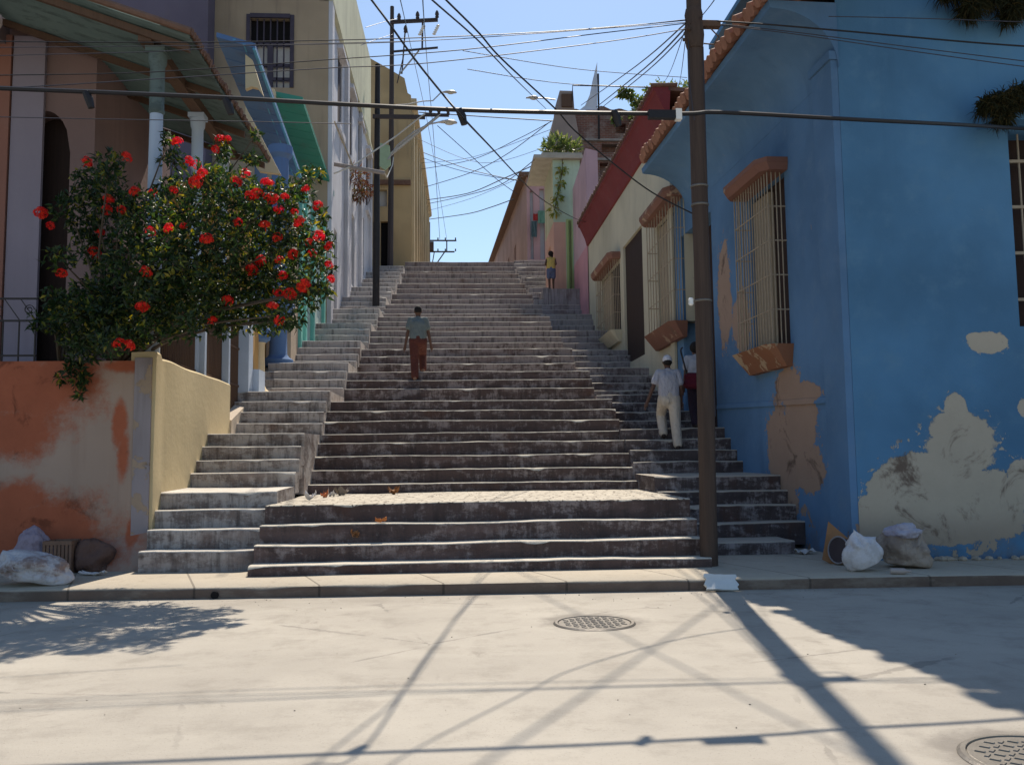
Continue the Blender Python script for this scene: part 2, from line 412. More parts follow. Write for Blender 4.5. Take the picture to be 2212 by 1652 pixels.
# ------------------------------------------------------------------ stairs
def block(mb, xl, xr, y0, y1, zt0, zt1, zb, seed, seg=26, rad=.022, rough=1., round_l=0, round_r=0):
    prev = None
    for k in range(seg+1):
        x = xl+(xr-xl)*k/seg; e = min(k, seg-k)
        jy = noise.noise((x*.9, seed*3.7, 1.3))*.018*rough + noise.noise((x*4.1, seed, 7))*.005*rough
        jz = noise.noise((x*.7, seed*2.1, 4.4))*.014*rough + noise.noise((x*3.3, seed, 2))*.0045*rough
        ch = max(0, noise.noise((x*1.9+seed*5.3, seed, 0))-.22)*.13*rough + max(0, noise.noise((x*6.5+seed*2.3, seed, 4))-.3)*.06*rough
        r = rad+ch; rb = 0
        if k == 0: rb = round_l*.9
        elif k == 1: rb = round_l*.25
        if k == seg: rb = round_r*.9
        elif k == seg-1: rb = max(rb, round_r*.25)
        y = y0+jy+rb; z = zt0+jz
        pr = [(x, y+.012, zb), (x, y+.008, z-.11), (x, y+ch*.4, z-r-.006)]
        for t in (22, 45, 68, 90): pr.append((x, y+r*(1-math.cos(R(t))), z-r+r*math.sin(R(t))))
        for s in (.08, .5, 1): pr.append((x, y+r+(y1-y-r)*s, z+(zt1-zt0)*s + noise.noise((x*1.3, (y1-y)*s*1.3+seed, 3))*.006*rough))
        pr.append((x, y1, zb))
        ids = [mb.vert(p) for p in pr]
        if prev:
            for j in range(len(pr)-1): mb.idx([prev[j], ids[j], ids[j+1], prev[j+1]])
            mb.idx([prev[0], prev[-1], ids[-1], ids[0]])
        if k == 0: mb.idx(ids)
        if k == seg: mb.idx(ids[::-1])
        prev = ids

XL, XR = -2.43, 3.17
def z_at(y, Y): return px(982, y, Y=Y).z
# centre flights: (front Y, front z) of each landing, found from the photograph's step lines
LAND = [(17.6, 2.69, 19.9), (20.5, 3.56, 22.9), (23.5, 4.48, 25.5), (26.2, 5.36, 28.2), (28.9, 6.24, 30.9), (31.6, 7.13, 34.4), (35.1, 8.17, 37.9), (38.6, 9.31, 41.3), (42.0, 10.5, 44.3)]
steps = [('step', 10.95, .25), ('step', 11.27, .46), ('step', 11.58, .69), ('landing', 11.9, .93)]
for y, Y in ((1042.6, 15.2), (1012.6, 15.55), (982.6, 15.9), (954.5, 16.22), (934, 16.55), (907.7, 16.9), (886.3, 17.25)): steps.append(('step', Y, z_at(y, Y)))
for i, (Yf, zf, Yb) in enumerate(LAND):
    steps.append(('landing', Yf, zf))
    Yn, zn = (LAND[i+1][0], LAND[i+1][1]) if i+1 < len(LAND) else (45.0, 11.75)
    nst = 3 if i else 3
    k = nst-1
    zb_ = zf+(zn-zf)*.24
    if Yn-Yb > .4:
        for j in range(k): steps.append(('step', Yb+(Yn-Yb)*j/k, zb_+(zn-zb_)*(j+1)/(k+1)))
steps.append(('landing', 45.0, 11.75))
st = thing('stairway', 'wide flight of worn stone steps and landings climbing the hill', 'stairway', (.4, 10.95, .126))
for i, (kind, Y, z) in enumerate(steps):
    Yn, zn = (steps[i+1][1], steps[i+1][2]) if i+1 < len(steps) else (46.5, 11.9)
    zt1 = z
    if kind == 'landing':
        zt1 = z+.03 if i == 3 else z+(zn-z)*.24
        if i+1 == len(steps): zt1 = z
    mb = MB(); block(mb, XL-.05, XR, Y, Yn+.08, z, zt1, z-(.30 if kind == 'step' else .9), i+1, seg=60 if Y < 24 else 26, rough=1.15)
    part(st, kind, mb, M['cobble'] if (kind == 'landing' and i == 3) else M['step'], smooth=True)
CZ = lambda Y: [z for k, y, z in steps if y <= Y+.001][-1]

# left side steps
ls = thing('side_stairs', 'whitewashed side steps beside the left-hand houses', 'side stairs', (-3.2, 11.5, .126))
lst = [('step', 11.55, .38), ('step', 11.85, .63), ('step', 12.15, .87), ('landing', 12.45, 1.10)]
YL = [(13.8, 14.7, 1.97), (16.5, 17.4, 2.88), (19.6, 20.5, 3.79)]
zz = 1.12; prevland = (12.45, 1.10)
def unit(lst, Yb, Yf, z0, z1, n=4):
    for j in range(n):
        Y = Yb+(Yf-Yb)*j/(n-1)
        lst.append(('landing' if j == n-1 else 'step', Y, z0+(z1-z0)*(j+1)/n))
z0 = 1.13
for Yb, Yf, z1 in YL: unit(lst, Yb, Yf, z0, z1); z0 = z1+.03
Y = 22.3
while Y < 43.5:
    Yf = Y+.9; z1 = 3.79+(Yf-20.5)*(11.75-3.79)/24.6
    unit(lst, Y, Yf, z0, z1); z0 = z1+.03; Y += 2.87
for i, (kind, Y, z) in enumerate(lst):
    Yn = lst[i+1][1] if i+1 < len(lst) else 46.3
    mb = MB(); block(mb, -3.97 if i < 2 else -4.25, XL+(-.12 if i == 0 else rr.uniform(-.03, .01)), Y, Yn+.08, z, z+(.03 if kind == 'landing' else 0), z-(.32 if kind == 'step' else 1.0), 60+i, seg=14, rad=.028, round_r=.05 if i else .12, rough=1.25)
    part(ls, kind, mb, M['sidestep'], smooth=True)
LZ = lambda Y: [z for k, y, z in lst if y <= Y+.001][-1]

# right side steps
rs = thing('side_stairs', 'dark shaded side steps climbing past the blue house', 'side stairs', (4.1, 12.3, .126))
rst = [('step', 12.3, .30), ('step', 13.0, .53), ('step', 13.28, .76), ('step', 13.56, .98), ('landing', 13.84, 1.2)]
z0 = 1.23
for Yb, Yf, z1 in ((15.45, 16.35, 2.05), (18.3, 19.2, 2.9), (21.2, 22.1, 3.8), (24.1, 25.0, 4.62), (27.0, 27.9, 5.62), (29.9, 30.8, 6.65), (32.8, 33.7, 7.7), (35.7, 36.6, 8.75), (38.6, 39.5, 9.8), (41.5, 42.4, 10.9), (44.0, 44.9, 11.82)):
    unit(rst, Yb, Yf, z0, z1); z0 = z1+.03
for i, (kind, Y, z) in enumerate(rst):
    Yn = rst[i+1][1] if i+1 < len(rst) else 46.3
    xr = 4.75 if i == 0 else 5.4
    mb = MB(); block(mb, XR-.04+rr.uniform(-.05, .02), xr, Y, Yn+.08, z, z+(.03 if kind == 'landing' else 0), z-(.34 if kind == 'step' else 1.2), 120+i, seg=14, rad=.03, round_l=.06, rough=1.5)
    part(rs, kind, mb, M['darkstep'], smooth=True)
RZ = lambda Y: [z for k, y, z in rst if y <= Y+.001][-1]

# ------------------------------------------------------------------ LEFT: corner house on its terrace
YT = 12.05
def pr_(x, y, Y, rx, ry):    # blob at a pixel, radii in pixels, on the plane Y
    k = Y/F; c = px(x, y, Y=Y); return (c, (rx*k, .6, ry*k))
W = YT
orange = [pr_(40, 830, W, 170, 95), pr_(140, 810, W, 90, 70), pr_(20, 930, W, 90, 60), pr_(258, 915, W, 14, 55), pr_(266, 985, W, 13, 50),
          pr_(50, 1150, W, 190, 75), pr_(170, 1185, W, 90, 60), pr_(30, 1080, W, 70, 40), pr_(275, 790, W, 60, 16), pr_(285, 1150, W, 14, 30)]
M['peel'] = plaster('peeling_orange_wall', (.37, .275, .22), (.38, .115, .06), .22, 1.3, blobs=orange, wob=1.0, grime_amt=.6, grime=(.15, .075, .055), edge=.12, bedge=.42)
M['yellow'] = plaster('yellow_limewash', (.58, .47, .28), (.5, .42, .3), .2, 2.0, grime_amt=.12)
M['peach'] = plaster('peach_house_wall', (.225, .15, .14), (.4, .32, .26), .22, 1.5)
M['mauve'] = plaster('mauve_white_pier', (.29, .25, .30), (.42, .36, .32), .18, 1.5)
M['bluewhite'] = plaster('pale_blue_post', (.40, .47, .57), (.5, .47, .42), .28, 3.0)
M['greysheet'] = None
def sheet_mat():
    g = G('green_translucent_sheet'); n_ = g.noise(1.4, 5, .7); k = g.noise(3.5, 5, .7, stretch=(.4, 1.6, 1))
    col = g.mix(n_, (.10, .145, .145), (.22, .28, .265)); col = g.mix(g.m('MULTIPLY', g.ss(k, .5, .65), .6), col, (.07, .09, .085))
    g.col(col); g.rough(.6)
    t = g.n('ShaderNodeBsdfTranslucent'); g.put(t.inputs[0], col); ms = g.n('ShaderNodeMixShader'); ms.inputs[0].default_value = .3
    g.nt.links.new(g.b.outputs[0], ms.inputs[1]); g.nt.links.new(t.outputs[0], ms.inputs[2])
    g.nt.links.new(ms.outputs[0], g.nt.nodes['Material Output'].inputs[0]); return g.mat
M['greysheet'] = sheet_mat()

h1 = thing('house', 'corner house with peeling orange terrace wall, arched doorway and green porch canopy', 'house', (-4, YT, .126))
mb = MB(); fr = Frame((-11, YT), (-4.24, YT), -1)
mb.box(-11, -4.24, YT, YT+.3, -.1, 2.86); part(h1, 'terrace_wall', mb, M['peel'])
mb = MB()   # sloping plinth at the foot of the corner
mb.prism([(-5.0, YT-.002, .1), (-5.0, YT-.22, .1), (-5.0, YT-.002, .42)], [(-3.98, YT-.002, .1), (-3.98, YT-.36, .1), (-3.98, YT-.002, .62)])
part(h1, 'corner_plinth', mb, M['peel'])
mb = MB(); mb.box(-4.24, -4.02, YT-.012, YT+.25, .1, 2.9); part(h1, 'corner_strip', mb, plaster('worn_mauve_strip', (.30, .265, .28), (.36, .27, .2), .46, 2.4, grime_amt=.7))
mb = MB()   # yellow side wall with a slightly bowed top
n = 24; prev = None
for k in range(n+1):
    y = YT+.02+4.03*k/n; zt = 2.92+.05*math.sin(k*.5)*0+noise.noise((y*.9, 0, 2))*.035+(.07 if k < 2 else 0); dx = noise.noise((y*.55, 3, 1))*.03+(.035 if k < 2 else 0)
    pr = [(-4.0+dx, y, .1), (-4.0+dx*.6, y, 1.5), (-3.995+dx, y, zt-.03), (-4.03+dx, y, zt), (-4.3, y, zt-.01), (-4.3, y, .1)]
    ids = [mb.vert(p) for p in pr]
    if prev:
        for j in range(5): mb.idx([prev[j], ids[j], ids[j+1], prev[j+1]])
    else: mb.idx(ids)
    prev = ids
mb.idx(prev); part(h1, 'side_wall', mb, M['yellow'], smooth=True)
mb = MB(); mb.box(-11, -4.3, YT+.3, 17.5, .5, 2.78); part(h1, 'terrace_floor', mb, M['pave'])
mb = MB(); mb.prism([(-4.3, 16.12, 1.6), (-3.97, 16.12, 1.6), (-3.97, 16.12, 2.26), (-4.3, 16.12, 2.3)], [(-4.3, 17.4, 2.2), (-3.97, 17.4, 2.2), (-3.97, 17.4, 2.66), (-4.3, 17.4, 2.7)])
part(h1, 'doorstep', mb, plaster('cream_doorstep', (.50, .42, .33), (.35, .28, .22), .4, 3))
# house wall behind the porch
YW = 13.9
fr = Frame((-11, YW), (-5.6, YW), -1)
a0 = fr.at(86, 500)[0]; a1 = fr.at(146, 500)[0]; zs = fr.at(110, 330)[1]; zt = fr.at(110, 240)[1]
mb = MB(); facade(mb, fr, 0, 5.4, 2.4, 8.6, [(a0-.35, a1, 2.8, zs, zt-zs)], .35)
fs = Frame((-5.6, YW), (-5.6, 17.55), -1); facade(mb, fs, 0, 3.65, 2.2, 8.6, [(.7, 1.7, 2.8, 5.2), (2.2, 3.2, 2.8, 5.2)], .3)
part(h1, 'porch_wall', mb, M['peach'])
mb = MB(); mb.obox(fr, a0-.4, a1+.05, -.5, -.36, 2.7, zt+.1); mb.obox(fs, .6, 3.3, -.5, -.31, 2.7, 5.3); part(h1, 'door', mb, M['doorwood'])
b0 = fr.at(14, 500, .07)[0]; b1 = fr.at(84, 500, .07)[0]
mb = MB(); mb.obox(fr, b0, b1, .003, .07, 2.7, 8.2); part(h1, 'pier', mb, M['mauve'])
mb = MB(); mb.obox(fr, b0-.35, b0-.02, .003, .10, 2.7, 8.2); part(h1, 'pier', mb, plaster('dull_orange_pier', (.30, .14, .105), (.4, .3, .24), .3, 2), label='narrow orange pier')
# columns at the edge of the terrace
def column(par, x, y, z0, z1, r, mat, capm=None):
    mb = MB(); h = z1-z0
    mb.lathe((x, y, z0), [(r*1.18, 0), (r*1.16, h*.30), (r*1.02, h*.33), (r, h*.36), (r*.9, h*.72), (r*.88, h*.8)], 14)
    c = part(par, 'column', mb, mat, smooth=True)
    capm = capm or mat
    mb = MB(); mb.lathe((x, y, z0+h*.8), [(r*.9, .002), (r*1.1, .04), (r*1.0, .09), (r*1.0, h*.16), (r*1.2, h*.17), (r*1.3, h*.2)], 14)
    mb.box(x-r*1.35, x+r*1.35, y-r*1.35, y+r*1.35, z1+.002, z1+.08)
    part(c, 'capital', mb, capm, smooth=True); return c
cx1 = px(327, 700, Y=YT+.2)
EC = px(409, 79, Y=11.8); E2 = px(577, 366, X=EC.x); EI = px(285, 37, Y=11.8)
slope = (EI.z-EC.z)/(EC.x-EI.x)
zc = EC.z-.25+slope*(EC.x-cx1.x)*1.0
column(h1, cx1.x, YT+.2, 2.88, zc, .10, M['bluewhite'], M['greysheet'])
for xx, YY in ((436, 14.6), (492, 16.25)):
    column(h1, px(xx, 500, Y=YY).x-.1, YY, 2.86, zc, .095, M['bluewhite'])
# porch canopy: corrugated sheet on rafters, eave of tiles
mb = MB(); XI = -6.9; YB = E2.y+.1; ny = 90
prev = None
for k in range(ny+1):
    y = EC.y+(YB-EC.y)*k/ny; wv = .014*math.cos(k*math.pi/1.0)
    ids = []
    for xx in (EC.x, -4.6, -5.7, XI):
        ids.append(mb.vert((xx, y, EC.z+slope*(EC.x-xx)+wv+noise.noise((xx, y*.8, 0))*.05)))
    top = [mb.vert(mb.v[i]+Vector((0, 0, .03))) for i in ids]
    if prev:
        for j in range(3):
            mb.idx([prev[0][j], prev[0][j+1], ids[j+1], ids[j]]); mb.idx([prev[1][j], top[j], top[j+1], prev[1][j+1]])
    prev = (ids, top)
cnp = part(h1, 'canopy', mb, M['greysheet'])
mb = MB()
for k in range(4):
    y = EC.y+.2+(YB-EC.y-.3)*k/3
    mb.prism([(EC.x-.05, y-.04, EC.z-.13), (EC.x-.05, y+.04, EC.z-.13), (EC.x-.05, y+.04, EC.z-.03), (EC.x-.05, y-.04, EC.z-.03)],
             [(XI, y-.04, EC.z-.13+slope*(EC.x-XI)), (XI, y+.04, EC.z-.13+slope*(EC.x-XI)), (XI, y+.04, EC.z-.03+slope*(EC.x-XI)), (XI, y-.04, EC.z-.03+slope*(EC.x-XI))])
mb.box(-4.3, -4.12, EC.y+.2, YB-.1, zc+.085, zc+.24)
part(cnp, 'rafters', mb, M['brownwood'])
mb = MB(); rng = random.Random(5)
nt_ = 58
for k in range(nt_):
    y = EC.y+(YB-EC.y)*k/(nt_-1); j = rng.uniform(-.02, .02)
    mb.tube([(EC.x+.04+j, y, EC.z+.055), (EC.x-.4+j, y, EC.z+.055+slope*.44)], [.045, .04], 7)
mb.tube([(EC.x+.03, EC.y-.02, EC.z+.06), (XI, EC.y-.02, EC.z+.06+slope*(EC.x-XI))], .05, 7)
part(cnp, 'eave_tiles', mb, M['tiledark'], smooth=True)
# dark upper storey above and behind the canopy
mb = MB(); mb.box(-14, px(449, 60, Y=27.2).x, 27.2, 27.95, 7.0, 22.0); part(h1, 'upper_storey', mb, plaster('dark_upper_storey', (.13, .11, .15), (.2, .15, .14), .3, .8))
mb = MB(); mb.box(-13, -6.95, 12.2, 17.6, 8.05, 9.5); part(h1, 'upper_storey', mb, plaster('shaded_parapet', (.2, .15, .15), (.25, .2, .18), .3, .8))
# iron railing on the terrace
mb = MB(); yr = YT+.12; x1 = px(80, 700, Y=yr).x
for z in (3.72, 3.42, 2.95): mb.box(-11, x1, yr-.012, yr+.012, z-.012, z+.012)
for k in range(26):
    x = x1-.02-k*.21; mb.box(x-.008, x+.008, yr-.008, yr+.008, 2.86, 3.42)
    pts = [(x-.09+.07*math.cos(q)*(1-q/14), yr, 3.57+.07*math.sin(q)*(1-q/14)) for q in [i*.5 for i in range(20)]]
    if k % 2 == 0: mb.tube(pts, .007, 4)
    mb.tube([(x, yr, 3.43), (x-.2, yr, 3.71)], .007, 4)
part(h1, 'railing', mb, M['iron'])
mb = MB(); xf = -4.17; rng = random.Random(8)
for k in range(62):
    y = YT+.45+k*.082
    if y > 17.35: break
    zb = 2.9 if y < 16.1 else 2.45
    mb.tube([(xf, y, zb), (xf, y, 4.52+rng.uniform(-.01, .01))], .014, 5)
for z in (2.98, 3.7, 4.45): mb.box(xf-.018, xf+.018, YT+.4, 17.4, z-.02, z+.02)
part(h1, 'bar_fence', mb, M['brownwood'])
for yy in (14.62, 16.15): mb = MB(); mb.box(-4.15, -4.03, yy-.055, yy+.055, 2.9 if yy < 16 else 2.5, 4.7); part(h1, 'post', mb, M['bluewhite'])
mb = MB(); mb.prism([(-4.5, 17.42, 2.3), (-3.98, 17.42, 2.3), (-3.98, 17.42, 4.72), (-4.5, 17.42, 4.72)], [(-4.5, 17.78, 2.3), (-3.98, 17.78, 2.3), (-3.98, 17.78, 4.72), (-4.5, 17.78, 4.72)])
mb.box(-4.5, -3.93, 17.37, 17.83, 4.722, 4.82); mb.box(-4.2, -3.86, 17.79, 18.35, 2.6, 3.35); part(h1, 'gate_pier', mb, M['bluewhite'])

# ------------------------------------------------------------------ LEFT: house with the blue porch roof
M['ochre'] = plaster('ochre_wall', (.46, .275, .10), (.42, .34, .25), .3, 2.2)
M['cream'] = plaster('cream_wall', (.58, .47, .30), (.45, .38, .3), .25, 1.5)
M['blueold'] = plaster('mid_blue_paint', (.10, .18, .35), (.35, .38, .42), .25, 2.5)
M['aqua'] = plaster('aqua_paint', (.16, .46, .40), (.45, .5, .46), .3, 2.0)
M['aquapale'] = plaster('pale_aqua_paint', (.40, .52, .50), (.45, .5, .46), .35, 2.0)
h2 = thing('house', 'ochre house with blue columns and a blue porch roof behind the flowering bush', 'house', (-4, 17.8, 2.8))
f2 = Frame((-4.62, 17.8), (-4.62, 23.0), -1)
mb = MB(); facade(mb, f2, 0, 5.2, 2, 6.2, [(1.5, 2.6, 2.9, 5.4)], .3); facade(mb, f2, 0, 5.2, 6.2, 7.2, [], .2)
mb.box(-9, -4.64, 17.82, 23.0, 2, 7.15)
part(h2, 'wall', mb, M['ochre'])
mb = MB(); mb.obox(f2, 1.4, 2.7, -.42, -.32, 2.8, 5.5); part(h2, 'door', mb, M['doorwood'])
mb = MB(); pg_ = [px(x, y, Y=17.9) for x, y in ((530, 118), (530, 193), (543, 187), (556, 190), (568, 205), (545, 130))]; mb.prism(pg_, [p+Vector((0, .12, 0)) for p in pg_])
pg_ = [px(x, y, Y=18.0) for x, y in ((530, 230), (530, 330), (560, 370), (606, 376))]; mb.prism(pg_, [p+Vector((0, .12, 0)) for p in pg_]); part(h2, 'porch_gable', mb, M['cream'])
mb = MB(); mb.box(-4.3, -4.07, 17.82, 18.68, 2.7, 4.28); part(h2, 'dwarf_wall', mb, M['ochre'])
for yy, fat in ((18.9, 1), (21.0, 1.5)):
    zb = LZ(yy)-.05; mb = MB(); r = .14*fat; x = -4.12
    mb.lathe((x, yy, zb), [(r*1.7, 0), (r*1.7, .16), (r*1.25, .22), (r*1.0, .3), (r*.95, 1.15), (r*1.1, 1.2)], 12)
    c = part(h2, 'column', mb, M['cream'] if fat == 1 else M['blueold'], smooth=True)
    mb = MB(); mb.lathe((x, yy, zb+1.2), [(r*1.1, .002), (r*1.75, .06), (r*1.85, .26), (r*1.4, .34), (r*1.15, .45), (r*1.05, .6), (r*.95, 3.8), (r*1.4, 3.9), (r*1.4, 4.1)], 12); part(c, 'column_shaft', mb, M['blueold'], smooth=True)
mb = MB(); mb.box(-4.6, -4.0, 21.95, 22.9, 3.6, 8.2); part(h2, 'pilaster', mb, plaster('beige_pilaster', (.42, .34, .26), (.4, .33, .27), .3, 2))
A = px(551, 94, Y=17.75); B = px(652, 377, Y=23.6)
mb = MB(); n = 30
def roofslab(mb, A, B, wd, th, drop, n=24):
    for k in range(n):
        a = A.lerp(B, k/n); b = A.lerp(B, (k+1)/n); b = a.lerp(b, .985)
        s = .012 if k % 2 else 0
        mb.hexa([a+Vector((-wd, 0, drop-th-s)), a+Vector((0, 0, -th-s)), b+Vector((0, 0, -th-s)), b+Vector((-wd, 0, drop-th-s))],
                [a+Vector((-wd, 0, drop)), a, b, b+Vector((-wd, 0, drop))])
roofslab(mb, A, B, .78, .10, .22); part(h2, 'porch_roof', mb, M['blueold'])
mb = MB()
for k in range(3):
    o = Vector((-.02-.2*k, 0, .1*k-.115)); mb.tube([A+o, B+o], .035, 5)
part(h2, 'fascia_boards', mb, plain('blue_fascia', (.10, .30, .46), .7, .3, 4))

# ------------------------------------------------------------------ LEFT: aqua house
h3 = thing('house', 'narrow aqua green house with a bright green eave beside the side steps', 'house', (-4, 23, 4.6))
f3 = Frame((-4.04, 23.02), (-4.04, 27.95), -1)
mb = MB(); facade(mb, f3, 0, 4.93, 3.2, 8.9, [(1.0, 1.9, 4.8, 7.6), (3.2, 4.0, 5.8, 8.4)], .3); mb.box(-9, -4.06, 23.04, 27.93, 3.2, 8.8); part(h3, 'wall', mb, M['aquapale'])
mb = MB()
for u in (.02, .75, 2.05, 4.1): mb.obox(f3, u, u+.22, .003, .1, 3.6, 8.85)
part(h3, 'pilaster', mb, M['aqua'])
mb = MB(); mb.obox(f3, .95, 4.1, -.42, -.31, 4.6, 8.6); part(h3, 'door', mb, M['doorwood'])
A = px(654, 210, Y=24.0); B = px(722, 415, Y=28.9)
mb = MB(); roofslab(mb, A, B, 1.0, .14, .2); part(h3, 'eave', mb, plaster('faded_green_eave', (.055, .24, .18), (.16, .26, .22), .35, 2.2))
mb = MB(); mb.box(A.x-1.1, A.x-.72, A.y-.3, A.y-.02, A.z-2.2, A.z+.1); part(h3, 'gable_end', mb, M['cream'])

# ------------------------------------------------------------------ LEFT: tall white building with tan end wall
M['white'] = plaster('grey_white_limewash', (.52, .52, .56), (.42, .37, .33), .26, 1.1, grime=(.17, .15, .15), grime_amt=.6)
M['paleg'] = plaster('pale_yellow_green_wall', (.50, .50, .36), (.45, .42, .34), .25, 1.0)
M['tan'] = plaster('tan_render_wall', (.36, .275, .19), (.36, .24, .18), .3, .9, grime_amt=.45)
hb = thing('building', 'tall white building with a tan end wall, tall barred window and slit windows', 'building', (-4, 28, 5.5))
f4 = Frame((-4.0, 28.0), (-4.0, 42.4), -1)
holes = []
for yy in (30.9, 34.2, 37.6, 40.9): holes.append((yy-28-.6, yy-28+.6, 13.3, 15.9))
holes += [(1.6, 2.4, 6.6, 9.4), (6.7, 7.7, 8.5, 11.4), (10.6, 11.4, 9.8, 12.4)]
mb = MB(); facade(mb, f4, 0, 14.4, 4.0, 16.6, holes, .35); part(hb, 'street_wall', mb, M['white'])
mb = MB(); facade(mb, f4, 0, 14.4, 16.64, 20.2, [], .2, n=.02, top=lambda u: 20.3+.06*u); mb.obox(f4, 0, 14.4, -.3, .14, 16.5, 16.64); part(hb, 'parapet', mb, M['paleg'])
mb = MB()
for yy in (30.9, 34.2, 37.6, 40.9): mb.obox(f4, yy-28.6, yy-27.4, -.2, -.05, 13.3, 15.9)
part(hb, 'shutter', mb, M['doorwood'])  # dark shutters close to the face put the recess shade into colour
for u, za, zb in ((1.6, 6.6, 9.4), (6.7, 8.5, 11.4), (10.6, 9.8, 12.4)):
    mb = MB(); mb.obox(f4, u, u+{1.6:.8,6.7:1.0,10.6:.8}[u], -.3, -.1, za, zb); part(hb, 'door', mb, plain('grey_door', (.16, .15, .16), .8, .3, 4))
mb = MB()
for u in (0, 4.3, 9.2, 13.6): mb.obox(f4, u+.02, u+.5, .003, .13, 4.0, 16.5)
for yy in (30.9, 34.2, 37.6, 40.9): mb.obox(f4, yy-28.75, yy-27.25, .003, .12, 13.05, 13.27); mb.obox(f4, yy-28.75, yy-27.25, .003, .2, 15.95, 16.1)
part(hb, 'trim', mb, M['white'])
f5 = Frame((-14.0, 28.0), (-4.0, 28.0), -1)
wa = f5.at(541, 40); wb = f5.at(626, 190); wm = f5.at(580, 95)[1]
mb = MB(); facade(mb, f5, 0, 10, 3.0, 20.2, [(wa[0], wb[0], wb[1], wa[1])], .22); mb.box(-14, -4.25, 28.4, 42.4, 3, 20.0); part(hb, 'end_wall', mb, M['tan'])
wd = mbw = MB(); mb = MB()
mb.obox(f5, wa[0]-.12, wa[0]-.003, -.1, .05, wb[1], wa[1]+.12); mb.obox(f5, wb[0]+.003, wb[0]+.12, -.1, .05, wb[1], wa[1]+.12); mb.obox(f5, wa[0], wb[0], .002, .08, wa[1]+.003, wa[1]+.14)
um = (wa[0]+wb[0])/2
for k in range(7): u = wa[0]+(wb[0]-wa[0])*k/6; mb.obox(f5, u-.02, u+.02, -.08, -.03, wb[1], wa[1])
for z in (wm, wm-.7, wb[1]+.3): mb.obox(f5, wa[0]+.01, wb[0]-.01, -.09, -.03, z-.05, z+.05)
mb.obox(f5, um-.09, um+.09, -.1, -.02, wb[1], wm)
win = part(hb, 'window', mb, plain('dark_window_frame', (.06, .05, .07), .8, .3, 5))
mb = MB(); mb.obox(f5, wa[0], wb[0], -.3, -.18, wm, wa[1]); part(win, 'louvre', mb, M['dark'])
mb = MB(); mb.obox(f5, wa[0], wb[0], -.3, -.16, wb[1], wm); part(win, 'curtain', mb, M['curtain'])
mb = MB(); u = f5.at(455, 60)[0]; mb.tube([f5.p(u, .1, 6), f5.p(u, .1, 20)], .09, 8); part(hb, 'drainpipe', mb, plain('rusty_pipe', (.09, .055, .05), .8, .4, 6))

# ------------------------------------------------------------------ LEFT: yellow building at the top of the stairs
M['far'] = plaster('far_yellow_wall', (.47, .355, .20), (.45, .34, .2), .28, .8, grime_amt=.35)
hy = thing('building', 'yellow building with pilasters beyond the top of the stairs', 'building', (-3, 46.3, 11.8))
YF = 46.3; XF = px(888, 400, Y=YF).x
ff = Frame((-9, YF), (XF, YF), -1)
d0 = ff.at(822, 480)[0]; d1 = ff.at(839, 480)[0]; dz = ff.at(830, 478)[1]
w0 = ff.at(812, 410)[0]; w1 = ff.at(836, 440)[0]; wz1 = ff.at(820, 410)[1]; wz0 = ff.at(820, 446)[1]
zr = [(ff.at(x, y)[0], ff.at(x, y)[1]) for x, y in ((700, 80), (797, 125), (842, 150), (878, 172), (882, 215), (888, 205))]
def topf(u):
    for (a, za), (b, zb) in zip(zr[:-1], zr[1:]):
        if u <= b: return za+(zb-za)*(u-a)/max(.01, b-a)
    return zr[-1][1]
mb = MB(); facade(mb, ff, 0, ff.L, 10, 22, [(d0, d1, 11.5, dz), (w0, w1, wz0, wz1)], .3, top=topf)
zn, zfar = zr[-1][1], 24.2
mb.hexa([(-9, YF+.4, 10), (XF-.1, YF+.4, 10), (XF-.1, 79, 12), (-9, 79, 12)], [(-9, YF+.4, zn+1), (XF-.1, YF+.4, zn-.1), (XF-.1, 79, zfar-.2), (-9, 79, zfar)])
part(hy, 'end_wall', mb, M['far'])
fv = Frame((XF, YF), (XF, 79), -1)
tz = lambda u: zn+(zfar-zn)*u/32.7
mb = MB(); facade(mb, fv, 0, 32.7, 11, 20, [(3+5*k, 4.2+5*k, 13.5+.45*k, 16.3+.45*k) for k in range(6)], .4, top=tz); part(hy, 'street_wall', mb, M['far'])
mb = MB()
for k in range(9): u = .3+k*3.6; mb.obox(fv, u, u+.5, .003, .16, 11.6, tz(u)-.9)
for k in range(13):
    u = 2.5*k; mb.hexa([fv.p(u, .3, tz(u)-.5), fv.p(u+2.5, .3, tz(u+2.5)-.5), fv.p(u+2.5, .01, tz(u+2.5)-.7), fv.p(u, .01, tz(u)-.7)], [fv.p(u, .3, tz(u)-.2), fv.p(u+2.5, .3, tz(u+2.5)-.2), fv.p(u+2.5, .01, tz(u+2.5)-.2), fv.p(u, .01, tz(u)-.2)])
part(hy, 'pilaster', mb, plaster('pilaster_paint', (.53, .42, .26), (.45, .34, .2), .25, 1))
mb = MB(); mb.obox(ff, d0, d1, -.5, -.32, 11.4, dz); part(hy, 'door', mb, M['dark'])
mb = MB(); mb.obox(ff, w0, w1, -.4, -.26, wz0, wz1); part(hy, 'window', mb, plain('pale_blind', (.5, .5, .5), .8, .15, 5))
mb = MB(); mb.obox(ff, w0-.1, ff.L-.02, .005, .16, wz1+.25, wz1+.5); part(hy, 'string_course', mb, M['tiledark'])

